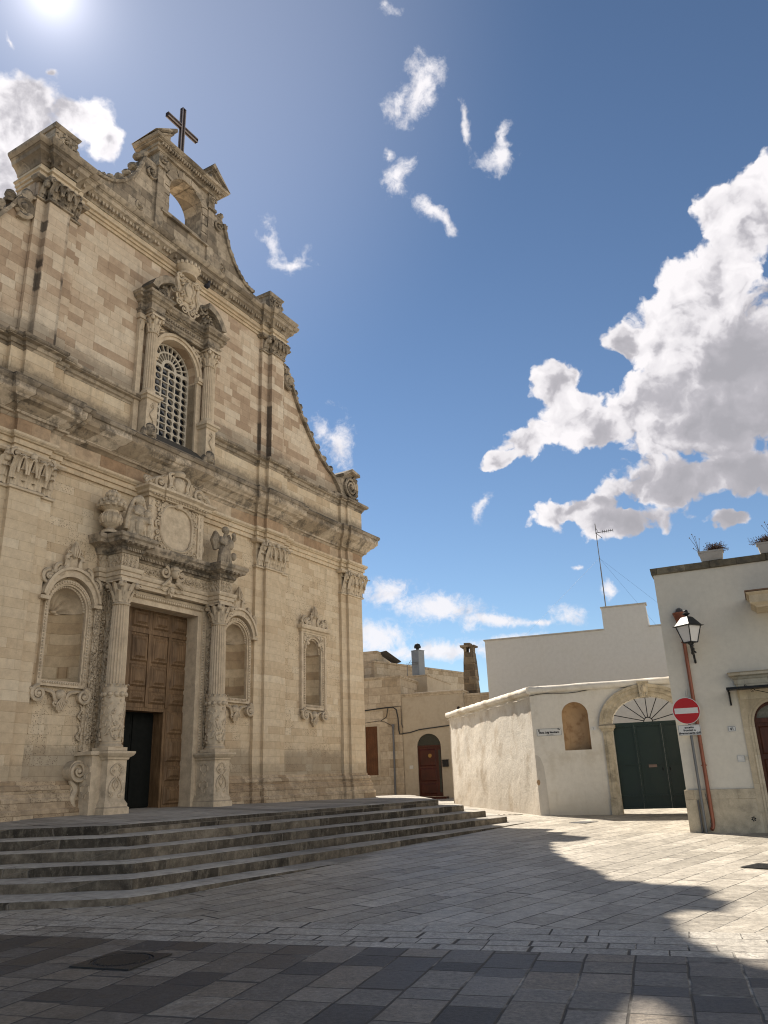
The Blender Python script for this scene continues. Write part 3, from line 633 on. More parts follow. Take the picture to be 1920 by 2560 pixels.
# plinth mouldings of the lower order, broken by the portal
PR = [(0.0, 1.80), (.03, 1.78), (.03, 1.72), (.09, 1.69), (.11, 1.62), (.09, 1.55), (.13, 1.53), (.13, 1.47), (.17, 1.44), (.17, 1.25), (.22, 1.22), (.22, 0.8), (-.05, .8), (-.05, 1.8)]
def sub(plan, n=0.5):
    out = [plan[0]]
    for a, b_ in zip(plan, plan[1:]):
        L_ = math.hypot(b_[0] - a[0], b_[1] - a[1]); k_ = max(1, int(L_ / n))
        out += [(a[0] + (b_[0] - a[0]) * i / k_, a[1] + (b_[1] - a[1]) * i / k_) for i in range(1, k_ + 1)]
    return out
i0 = [i for i, p in enumerate(PL) if p[0] > 0][0]
for seg in ([(2.0, 0)] + PL[i0:], PL[:i0] + [(-2.0, 0)]):
    b = MB(); b.sweep(sub(seg), PR); b.jitter(0.012, 11); cp(b, 'plinth_moulding', M_BASE)
# ---- entablature of the lower order
b = MB(); b.sweep(PL, [(-.05, 8.70), (.06, 8.70), (.06, 8.82), (.10, 8.83), (.10, 8.95), (.14, 8.96), (.19, 9.03), (.19, 9.08), (-.05, 9.08)]); cp(b, 'architrave', M_ARCH)
b = MB(); b.sweep(PL, [(-.05, 9.08), (.04, 9.08), (.04, 9.48), (-.05, 9.48)]); cp(b, 'frieze', M_FRIEZE, smooth=0)
CP = [(-0.05, 9.46), (0.05, 9.46), (0.093, 9.52), (0.151, 9.54), (0.174, 9.62), (0.232, 9.66), (0.278, 9.74), (0.383, 9.8), (0.418, 9.86), (0.464, 9.89), (0.487, 9.93), (0.487, 10.08), (0.522, 10.1), (0.557, 10.18), (0.545, 10.23), (0.348, 10.27), (-0.05, 10.32)]
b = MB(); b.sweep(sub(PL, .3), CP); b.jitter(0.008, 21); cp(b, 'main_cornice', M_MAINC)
# ---- attic: strips over the pilasters, string course
PA = [(-x, d) for x, d in [(3.7, 0), (3.7, .1), (4.02, .1), (4.02, .22), (4.78, .22), (4.78, .12), (5.1, .12), (5.1, 0), (8.38, 0), (8.38, .1), (8.72, .1), (8.72, .18), (9.66, .18), (9.66, -.7)]][::-1]
PA = PA + [(-x, d) for x, d in PA[::-1]]
ka = [i for i, p in enumerate(PA) if p[0] > 0][0]
for seg in ([(1.0, 0)] + PA[ka:], PA[:ka] + [(-1.0, 0)]):
    b = MB(); b.sweep(seg, [(-.03, 9.98), (0.012, 9.98), (0.012, 11.24), (-.03, 11.24)]); cp(b, 'attic_strips', M_ATTIC, smooth=0)
SC = [(-.04, 11.18), (.02, 11.18), (.04, 11.24), (.08, 11.26), (.10, 11.34), (.18, 11.37), (.22, 11.43), (.22, 11.49), (.12, 11.53), (-.04, 11.56)]
k0 = [i for i, p in enumerate(PA) if p[0] > 0][0]
for seg in ([(1.32, 0)] + PA[k0:], PA[:k0] + [(-1.32, 0)]):
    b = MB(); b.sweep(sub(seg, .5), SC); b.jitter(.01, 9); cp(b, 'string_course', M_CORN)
# ---- upper order
for s in (1, -1):
    if s > 0: pilaster(3.74, 4.09, 4.70, 4.95, 11.5, 15.42, 16.0, M_UP, .1, .25)
    else: pilaster(-4.95, -4.70, -4.09, -3.74, 11.5, 15.42, 16.0, M_UP, .1, .25)
PU = [(3.74, 0), (3.74, .1), (4.09, .1), (4.09, .25), (4.70, .25), (4.70, .1), (4.95, .1), (4.95, -.8)]
PU = [(-x, d) for x, d in PU[::-1]] + PU
b = MB(); b.sweep(PU, [(-.8, 15.99), (.04, 15.99), (.04, 16.08), (.08, 16.09), (.08, 16.17), (.13, 16.19), (.13, 16.23), (.03, 16.24), (.03, 16.46), (-.8, 16.46)]); cp(b, 'upper_architrave', M_ARCH)
b = MB(); b.sweep(sub(PU, .4), [(-.8, 16.44), (.05, 16.44), (.07, 16.50), (.16, 16.62), (.23, 16.66), (.25, 16.76), (.31, 16.80), (.37, 16.88), (.38, 16.95), (.2, 16.98), (-.8, 17.0)])
rn = random.Random(5)
for i in range(84):
    x = -4.85 + i * 9.7 / 83
    ax = abs(x); dd = .25 if 4.05 < ax < 4.72 else (.1 if ax > 3.72 else 0.0)
    if rn.random() < .93: b.box(x - .034, x + .034, dd + .04, dd + .17, 16.51, 16.62)
b.jitter(.009, 8); cp(b, 'upper_cornice', M_CORN)
# pinnacle blocks over the pilasters
for s in (1, -1):
    b = MB(); x0, x1 = sorted((s * 4.05, s * 4.72))
    b.box(x0 - .16, x1 + .16, -.72, .24, 16.96, 17.14); b.box(x0 - .06, x1 + .06, -.70, .20, 17.12, 17.3); b.box(x0, x1, -.66, .14, 17.3, 17.85)
    b.sweep([(x0, -.66), (x0, .14), (x1, .14), (x1, -.66)], [(-.1, 17.80), (.03, 17.80), (.06, 17.86), (.07, 17.91), (-.1, 17.93)])
    b.box(x0 + .02, x1 - .02, -.64, .12, 17.85, 17.925)
    for k_ in range(22): b.blob((x0 + random.random() * .8, .14 + .02 * random.random(), 17.25 + .5 * random.random()), .07, .04, .07, 6, 4)
    b.scroll((x0 + x1) / 2, 17.55, .16, .17, 1.4, 0, s, .035)
    for t in range(4): b.blob((s * (3.72 - t * .17), -.2, 17.02 - .02 * t), .12, .25, .11, 7, 4)
    b.jitter(.014, 31); cp(b, 'pinnacle', M_CREST)
# belfry and the concave crest on either side of it
side = [(3.75, 16.85), (3.75, 17.45), (3.3, 17.46), (2.95, 17.52), (2.65, 17.68), (2.35, 17.95), (2.08, 18.32), (1.88, 18.75), (1.74, 19.2), (1.66, 19.4), (1.22, 19.4)]
outl = [(-x, z) for x, z in side] + [(-1.22, 20.0), (1.22, 20.0)] + side[::-1]
outl = [(-3.75, 16.85)] + [(3.75, 16.85)] + [(x, z) for x, z in side[1:]] + [(1.22, 20.0), (-1.22, 20.0)] + [(-x, z) for x, z in side[1:][::-1]]
b = MB(); b.plate(outl, [archpoly(0, .70, 17.98, 18.95, .66)], -.72, 0.0); cp(b, 'belfry_wall', M_CREST)
b = MB()
for s in (1, -1):
    b.box(*sorted((s * .95, s * 1.22)), -.74, .07, 16.9, 19.95); b.box(*sorted((s * .90, s * 1.27)), -.76, .12, 19.35, 19.45)
    b.scroll(s * 1.085, 19.7, .12, .14, 1.3, 0, s, .04)
    b.scroll(s * 1.45, 18.95, .05, .19, 1.5, 0.4 * s, s, .05)
    pts = [(s * x, z + .05) for x, z in side[2:9]]; b.curve(pts, .03, .07, 6, 6, 1.0)
    for i, (x, z) in enumerate(side[3:10]):
        (x2, z2) = side[4 + i] if 4 + i < len(side) else (x, z)
        nx, nz = (z2 - z), (x - x2); L_ = max(.01, math.hypot(nx, nz))
        b.blob((s * (x + nx / L_ * .17), -.12, z + nz / L_ * .17), .115, .15, .115); b.blob((s * (x + nx / L_ * .07), -.1, z + nz / L_ * .07), .07, .1, .07)
    b.scroll(s * 1.75, 17.5, .0, .16, 1.3, 2, -s, .035)
for i in range(9):                                                   # voussoirs round the opening
    a = rad(180 * (i + .5) / 9); b.prism([(cos(a + q) * r_ * 1.0, 18.95 + sin(a + q) * r_ * .95) for q, r_ in ((-.165, .72), (.165, .72), (.165, 1.0), (-.165, 1.0))], -.1, .045 + .02 * (i % 2))
for s in (1, -1):
    for i in range(3): b.box(*sorted((s * .70, s * (.93 + .04 * (i % 2)))), -.1, .05, 18.0 + i * .31, 18.28 + i * .31)
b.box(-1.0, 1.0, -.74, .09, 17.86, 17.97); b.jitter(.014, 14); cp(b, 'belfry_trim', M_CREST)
PB = [(-1.30, -.75), (-1.30, .06), (1.30, .06), (1.30, -.75)]
b = MB(); b.sweep(sub(PB, .4), [(-.6, 19.92), (.03, 19.92), (.05, 20.0), (.10, 20.02), (.10, 20.12), (.19, 20.12), (.23, 20.17), (.28, 20.19), (.31, 20.26), (-.3, 20.30), (-.6, 20.30)]); b.jitter(.012, 6)
for i in range(26): b.box(-1.3 + i * .1, -1.245 + i * .1, .1, .26, 20.03, 20.11)
b.box(-.9, .9, -.7, .0, 20.2, 20.305); cp(b, 'belfry_cornice', M_CREST)
for s in (1, -1):                                                    # broken pediment
    b = MB(); tri = [(s * 1.60, 20.28), (s * .92, 20.28), (s * .92, 20.78)]
    b.prism(tri if s > 0 else tri[::-1], -.7, .16)
    rk = [(s * 1.66, 20.28), (s * 1.58, 20.38), (s * .84, 20.97), (s * .80, 20.83)]; b.prism(rk if s > 0 else rk[::-1], -.78, .34)
    rk = [(s * 1.58, 20.28), (s * .85, 20.82), (s * .85, 20.74), (s * 1.46, 20.28)]; b.prism(rk if s > 0 else rk[::-1], -.72, .24)
    b.jitter(.02, 17); cp(b, 'belfry_pediment', M_CREST)

# ---- the great window and its aedicule
win = MB(); holes = []
cw = 1.56 / 6; zb, zt = 10.66, 13.02; rh = (zt - zb) / 11
for r in range(11):
    for c_ in range(6):
        cx = -.78 + cw * (c_ + .5); cz = zb + rh * (r + .5)
        sq = (c_ in (2,)) or (r == 8 and c_ != 5) ; hw, hh = cw * .42, rh * .43
        if sq: holes.append([(cx - hw, cz - hh), (cx + hw, cz - hh), (cx + hw, cz + hh), (cx - hw, cz + hh)])
        else:
            q = .45; holes.append([(cx - hw * q, cz - hh), (cx + hw * q, cz - hh), (cx + hw, cz - hh * q), (cx + hw, cz + hh * q), (cx + hw * q, cz + hh), (cx - hw * q, cz + hh), (cx - hw, cz + hh * q), (cx - hw, cz - hh * q)])
for ring, (ra, rb_, nn) in enumerate(((.30, .50, 11), (.55, .74, 11))):
    for i in range(nn):
        a0, a1 = 4 + 172 * i / nn + 1.8, 4 + 172 * (i + 1) / nn - 1.8
        holes.append([(ra * cos(rad(a0)), 13.05 + ra * sin(rad(a0))), (rb_ * cos(rad(a0)), 13.05 + rb_ * sin(rad(a0))), (rb_ * cos(rad(a1)), 13.05 + rb_ * sin(rad(a1))), (ra * cos(rad(a1)), 13.05 + ra * sin(rad(a1)))])
holes.append(arc(0, 13.06, .20, 0, 180, 10))
win.plate(archpoly(0, .80, 10.58, 13.05, .78), holes, -.34, -.27)
wo_ = cp(win, 'tracery_window', M_GRILLE, smooth=0)
g_ = MB(); g_.box(-.95, .95, -.50, -.42, 10.7, 13.95); g_.build('glass', M_GLASS, wo_)
b = MB(); b.box(-.795, .795, -.5, .0, 10.45, 10.64)
b.add([(-.92, 0, 10.72), (.92, 0, 10.72), (.92, .38, 10.34), (-.92, .38, 10.34), (-.92, 0, 10.2), (.92, 0, 10.2), (.92, .38, 10.2), (-.92, .38, 10.2)], [(0, 1, 2, 3), (4, 7, 6, 5), (0, 4, 5, 1), (1, 5, 6, 2), (2, 6, 7, 3), (3, 7, 4, 0)]); cp(b, 'window_sill', M_CORN)
# archivolt and imposts
b = MB()
for r0, r1, d in ((.80, .90, .06), (.90, .985, .10)):
    A_ = arc(0, 13.05, r1, 0, 180, 24); B_ = arc(0, 13.05, r0, 180, 0, 24); b.prism(A_ + B_, -.02, d)
for s in (1, -1):
    b.box(*sorted((s * .80, s * .985)), -.3, .065, 10.6, 12.86); b.box(*sorted((s * .79, s * 1.02)), -.02, .12, 12.86, 12.93); b.box(*sorted((s * .785, s * 1.04)), -.02, .15, 12.93, 13.05)
    for k_ in range(26):
        a = rad(random.uniform(22, 80)); r_ = random.uniform(1.02, 1.3); x, z = s * r_ * cos(a), 13.05 + r_ * sin(a)
        if z < 14.0 and abs(x) < .98: b.blob((x, .06, z), .06, .05, .06, 6, 4)
    b.curve([(s * .95, 13.45), (s * .85, 13.75), (s * .60, 13.92), (s * .9, 13.93)], .07, .035)
cp(b, 'window_arch', M_ORN)
for s in (1, -1):
    p = MB(); x = s * 1.13
    b0, b1 = sorted((s * .93, s * 1.33))
    p.sweep([(b0, -.02), (b0, .40), (b1, .40), (b1, -.02)], [(-.1, 10.0), (.02, 10.0), (.02, 10.28), (-.01, 10.32), (-.01, 11.38), (.03, 11.40), (.05, 11.46), (.09, 11.48), (.09, 11.55), (.0, 11.58), (-.1, 11.58)])
    p.curve([(x, 10.55), (x + .06, 10.75), (x - .06, 10.95), (x + .05, 11.15), (x, 11.3)], .41, .018); p.scroll(x, 11.2, .40, .07, 1.2, 0, 1, .016); p.scroll(x, 10.7, .40, .07, 1.2, 0, -1, .016)
    po = cp(p, 'window_pedestal', M_ORN)
    hd = MB(); hx = x                                                 # carved head under the pedestal
    hd.blob((hx, .48, 10.22), .17, .17, .22, 14, 10); hd.blob((hx, .43, 10.33), .22, .19, .17, 12, 8); hd.blob((hx, .64, 10.20), .035, .06, .05)
    hd.blob((hx, .60, 10.08), .07, .05, .05); hd.blob((hx - .065, .615, 10.25), .03, .03, .02); hd.blob((hx + .065, .615, 10.25), .03, .03, .02)
    for t in (-1, 1): hd.blob((hx + t * .2, .40, 10.15), .09, .13, .19); hd.blob((hx + t * .19, .42, 10.0), .08, .1, .12)
    hd = hd.remesh(.016); hd.v = [(hx + (x_ - hx) * .85, .36 + (d_ - .45) * .85, 10.46 + (z_ - 10.2) * .85) for x_, d_, z_ in hd.v]; hd.build('carved_head', M_OLDORN, po)
    c = MB(); cz = 11.58; cx_, cd = x, .20
    c.lathe((cx_, cd, cz), [(.21, 0), (.21, .05), (.185, .07), (.19, .11), (.165, .13), (.155, .17)], 20)
    c.lathe((cx_, cd, cz + .17), [(.158, 0), (.160, .6), (.148, 1.72)], 48, 16, .026)
    c.lathe((cx_, cd, cz + 1.89), [(.16, 0), (.17, .02), (.16, .04)], 20)
    c.lathe((cx_, cd, cz + 1.92), [(.14, 0), (.15, .25), (.20, .42)], 16)
    for i in range(8):
        a = 2 * pi * i / 8; c.leaf((cx_ + .145 * cos(a), cd + .145 * sin(a), cz + 1.93), .115, .24, .14, right=(sin(a), -cos(a)), nu=4, nv=8)
        c.leaf((cx_ + .15 * cos(a + .39), cd + .15 * sin(a + .39), cz + 2.0), .115, .34, .22, right=(sin(a + .39), -cos(a + .39)), nu=4, nv=8)
    for i in range(4):
        a = pi / 4 + pi / 2 * i; c.blob((cx_ + .25 * cos(a), cd + .25 * sin(a), cz + 2.32), .06, .06, .07)
    c.box(cx_ - .22, cx_ + .22, cd - .22, cd + .22, cz + 2.38, cz + 2.44)
    cp(c, 'window_column', M_COLM)
    bp = MB(); bp.box(*sorted((s * 1.36, s * 1.52)), -.05, .12, 10.05, 14.02); bp.box(*sorted((s * 1.34, s * 1.56)), -.05, .15, 13.85, 14.0)
    bp.leaf((s * 1.44, .12, 13.5), .16, .3, .15); cp(bp, 'window_side_strip', M_ORN)
PW = [(-1.52, -.02), (-1.52, .10), (-1.36, .10), (-1.36, .36), (-.90, .36), (-.90, .16), (.90, .16), (.90, .36), (1.36, .36), (1.36, .10), (1.52, .10), (1.52, -.02)]
b = MB(); b.sweep(sub(PW, .3), [(-.1, 14.02), (.02, 14.02), (.03, 14.09), (.06, 14.11), (.06, 14.15), (.02, 14.16), (.02, 14.36), (.06, 14.38), (.09, 14.44), (.16, 14.47), (.18, 14.53), (.22, 14.56), (.23, 14.62), (-.1, 14.66)]); b.jitter(.008, 2)
for i in range(34): b.box(-.88 + i * .052, -.856 + i * .052, .2, .27, 14.40, 14.46)
for i in range(18): b.blob((-.8 + i * .094, .19, 14.26), .045, .035, .05, 6, 4)
cp(b, 'window_entablature', M_OLDORN)
for s in (1, -1):
    b = MB(); A_ = arc(s * .62, 14.5, .95, 20 if s > 0 else 160, 84 if s > 0 else 96, 12)
    rim = [(x, z) for x, z in A_]; inn = [(s * .62 + (x - s * .62) * .78, 14.5 + (z - 14.5) * .78) for x, z in A_][::-1]
    pol = rim + inn; b.prism(pol if s < 0 else pol[::-1], .0, .52)
    fl = [(s * .62, 14.64)] + inn[::-1] if s < 0 else [(s * .62, 14.64)] + inn[::-1]
    b.prism(fl, .0, .30)
    b.scroll(s * .62, 15.22, .36, .16, 1.4, 0, -s, .05); b.scroll(s * 1.0, 14.9, .33, .13, 1.3, 1, s, .04)
    for k_ in range(14): b.blob((s * random.uniform(.55, 1.2), .34, random.uniform(14.68, 15.1)), .055, .06, .055, 6, 4)
    b.jitter(.008, 3); cp(b, 'curved_pediment', M_OLDORN)
b = MB()                                                              # crowned shield above the window
sh = [(-.30, 15.95), (-.38, 15.6), (-.34, 15.2), (-.18, 14.92), (0, 14.80), (.18, 14.92), (.34, 15.2), (.38, 15.6), (.30, 15.95)]
b.prism(sh, .05, .30); b.blob((0, .28, 15.45), .24, .14, .36, 12, 8)
for s in (1, -1):
    b.curve([(s * .28, 16.0), (s * .42, 15.75), (s * .36, 15.45), (s * .44, 15.2), (s * .34, 14.98)], .30, .06); b.scroll(s * .36, 15.85, .32, .13, 1.4, 0, s, .045); b.scroll(s * .34, 14.95, .32, .12, 1.4, 0, -s, .04)
    b.scroll(s * .17, 14.78, .36, .15, 1.5, pi, s, .035)
    b.curve([(s * .05, 15.75), (s * .16, 15.5), (s * .08, 15.25)], .40, .035)
b.lathe((0, .26, 16.0), [(.30, 0), (.32, .06), (.28, .1), (.38, .24), (.40, .30), (.3, .3)], 16, sd=.8)
for i in range(9):
    a = pi * i / 8; b.blob((.38 * cos(a), .26 + .30 * sin(a), 16.33), .055, .055, .075, 6, 4)
for k_ in range(26): b.blob((random.uniform(-.3, .3), .34, random.uniform(15.0, 15.9)), .045, .05, .045, 6, 4)
cp(b, 'crowned_shield', M_ORN)

# ---- niches
def niche(cx, hw, z0, zs, rz, flat=False):
    n = MB(); N = 14; dep = .50
    prof = archpoly(cx, hw, z0, zs, rz)
    vs = []; fs = []; zl = [z0 + (zs - z0) * j / 8 for j in range(9)]
    for z in zl:
        for i in range(N + 1):
            a = pi * i / N; vs.append((cx - hw * cos(a), -.04 - dep * sin(a), z))
    fs = [(j * (N + 1) + i, j * (N + 1) + i + 1, (j + 1) * (N + 1) + i + 1, (j + 1) * (N + 1) + i) for j in range(8) for i in range(N)]
    n.add(vs, fs); n.add([(cx - hw * cos(pi * i / N), -.04 - dep * sin(pi * i / N), z0) for i in range(N + 1)] , [tuple(range(N + 1))])
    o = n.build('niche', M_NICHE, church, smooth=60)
    s_ = MB(); R_ = 22; vs = []; J = 8                                # ribbed shell
    for j in range(J + 1):
        q = pi / 2 * j / J
        for i in range(R_ + 1):
            a = pi * i / R_; rib = 1 - .07 * abs(sin(a * 5.5)) * cos(q) ** .5
            vs.append((cx - hw * cos(a) * cos(q * 0) * (1 if j == 0 else rib) * cos(q) if False else cx - hw * cos(a) * cos(q) * (rib if j else 1), -.04 - dep * sin(a) * cos(q) * (rib if j else 1), zs + rz * sin(q)))
    # a half dome fanned from the back: ribs radiate from the springing point
    vs = []; 
    for j in range(J + 1):
        t = j / J
        for i in range(R_ + 1):
            a = pi * i / R_; rib = .055 * abs(sin(a * 5.5)) * sin(pi * min(1, t * 1.1)) ** .6
            px_, pz_ = cx - hw * cos(a) * t, zs + rz * sin(a) * t
            depth = dep * math.sqrt(max(0, 1 - t * t)); vs.append((px_, -.04 - depth + rib, pz_))
    s_.add(vs, [(j * (R_ + 1) + i, j * (R_ + 1) + i + 1, (j + 1) * (R_ + 1) + i + 1, (j + 1) * (R_ + 1) + i) for j in range(J) for i in range(R_)])
    s_.blob((cx, -.04 - dep + .06, zs + .02), .09, .07, .05); s_.box(cx - hw, cx + hw, -.05 - dep, -.04 - dep + .05, zs - .03, zs + .012)
    s_.build('shell', M_ORN, o, smooth=50)
    f = MB(); ow = hw + .125
    if not flat:
        for i_, (r0, r1, d) in enumerate(((0.0, .045, .05), (.045, .125, .085))):
            outer = archpoly(cx, hw + r1, z0 - .13 if i_ else z0 - .06, zs, rz + r1); inner = archpoly(cx, hw + r0, z0, zs, rz + r0)
            f.plate(outer, [archpoly(cx, hw + (r0 if i_ else 0), z0 - (.06 if i_ else 0), zs, rz + r0)], -.03, d)
        top_ = zs + rz + .125
        hood = arc(cx, zs + .05, ow + .12, 12, 168, 18, rz + .30) + arc(cx, zs + .05, ow + .01, 168, 12, 18, rz + .14); f.prism(hood, -.02, .17)
        hood = arc(cx, zs + .05, ow + .17, 12, 168, 18, rz + .36) + arc(cx, zs + .05, ow + .11, 168, 12, 18, rz + .30); f.prism(hood, -.02, .22)
        for s in (1, -1): f.box(*sorted((cx + s * (ow - .03), cx + s * (ow + .20))), -.02, .19, zs + .12, zs + .2)
    else:
        f.plate([(cx - ow - .11, z0 - .13), (cx + ow + .11, z0 - .13), (cx + ow + .11, 6.20), (cx - ow - .11, 6.20)], [archpoly(cx, hw, z0, zs, rz)], -.03, .06)
        f.plate([(cx - ow - .14, z0 - .15), (cx + ow + .14, z0 - .15), (cx + ow + .14, 6.20), (cx - ow - .14, 6.20)], [[(cx - ow - .05, z0 - .08), (cx + ow + .05, z0 - .08), (cx + ow + .05, 6.14), (cx - ow - .05, 6.14)]], -.03, .09)
        f.sweep([(cx - ow - .16, 0), (cx - ow - .16, .10), (cx + ow + .16, .10), (cx + ow + .16, 0)], [(-.08, 6.2), (.02, 6.2), (.04, 6.26), (.10, 6.28), (.13, 6.35), (.13, 6.40), (-.08, 6.42)])
        for s in (1, -1):
            for k_ in range(16): f.blob((cx + s * random.uniform(.25, .55), .07, random.uniform(5.82, 6.12)), .05, .03, .05, 6, 4)
            f.scroll(cx + s * .46, 5.98, .07, .09, 1.3, 0, s, .025); f.scroll(cx + s * .47, 5.72, .07, .06, 1.3, 0, s, .02)
    nb_ = int((zs - z0) / .075)                                      # beads round the frame
    for i in range(nb_):
        for s in (1, -1): f.blob((cx + s * (hw + .085), .092, z0 + .04 + (zs - z0) * i / nb_), .028, .022, .028, 6, 4)
    for i in range(26):
        a = pi * (i + .5) / 26; f.blob((cx + (hw + .085) * cos(a), .092, zs + (rz + .085) * sin(a)), .028, .022, .028, 6, 4)
        f.blob((cx + (hw - .015) * cos(a), -.02, zs + (rz - .015) * sin(a)), .038, .03, .038, 6, 4)
    for i in range(int(2 * hw / .06)): f.blob((cx - hw + .03 + i * .06, .092, z0 - .05), .024, .022, .03, 6, 4)
    f.build('frame', M_ORN, o)
    c = MB(); zt_ = zs + rz + .36 if not flat else 6.42; e = ow + .12  # crest: bud between S-scrolls
    c.lathe((cx, .10, zt_ + .28), [(.03, 0), (.09, .06), (.115, .17), (.10, .26), (.05, .36), (.015, .42)], 10, sd=.7); c.prism([(cx - .12, zt_ - .08), (cx + .12, zt_ - .08), (cx + .10, zt_ + .32), (cx - .10, zt_ + .32)], -.02, .09)
    for t in (-1, 0, 1): c.tube([(cx + t * .05, .17, zt_ + .3), (cx + t * .075, .19, zt_ + .46), (cx + t * .02, .14, zt_ + .66)], .016)
    for s in (1, -1):
        c.curve([(cx + s * .10, zt_ + .36), (cx + s * .20, zt_ + .30), (cx + s * .16, zt_ + .10), (cx + s * .26, zt_ - .02), (cx + s * .36, zt_ + .04)], .11, .065)
        c.scroll(cx + s * .36, zt_ + .02 - (.10 if not flat else -.03), .13, .16, 1.6, pi / 2, -s, .05)
        xe = cx + s * (e - .12); ze = zt_ - (.27 if not flat else -.10)
        c.curve([(cx + s * .36, zt_ + (.02 if flat else -.03)), (cx + s * (e - .3), zt_ + (.06 if flat else -.10)), (xe - s * .04, ze + .14)], .11, .06)
        c.scroll(xe, ze, .12, .17, 1.7, pi / 2, -s, .05); c.blob((xe + s * .13, .08, ze - .07), .07, .06, .06)
        c.leaf((cx + s * .20, .10, zt_ - .02), .12, .26, .12); c.scroll(cx + s * .13, zt_ + .42, .10, .07, 1.2, 0, s, .022)
    c.build('crest', M_ORN, o)
    r = MB(); zb_ = z0 - .14                                          # scrolls and pendant below
    for s in (1, -1):
        xx = cx + s * (ow - .04); r.scroll(xx, zb_ - .17, .11, .165, 2.0, pi / 2, -s, .05); r.prism(arc(xx, zb_ - .17, .14, 0, 330, 16), -.02, .08)
        r.curve([(xx - s * .10, zb_ - .06), (cx + s * .22, zb_ - .12), (cx + s * .13, zb_ - .30)], .08, .045); r.blob((xx + s * .17, .08, zb_ - .07), .05, .06, .05)
        r.scroll(cx + s * .13, zb_ - .34, .09, .07, 1.2, 0, s, .025)
    r.blob((cx, .08, zb_ - .16), .13, .09, .12, 10, 6); r.prism([(cx - .14, zb_ - .22), (cx - .10, zb_ - .42), (cx, zb_ - .54), (cx + .10, zb_ - .42), (cx + .14, zb_ - .22)][::-1], -.02, .08)
    for i in range(5): r.tube([(cx, .15, zb_ - .22), (cx + (i - 2) * .05, .13, zb_ - .36), (cx + (i - 2) * .035, .09, zb_ - .48)], .018)
    r.build('bracket', M_ORN, o)
    return o
niche(*NICHES[0]); niche(*NICHES[1]); niche(*NICHES[2], flat=True); niche(*NICHES[3], flat=True)

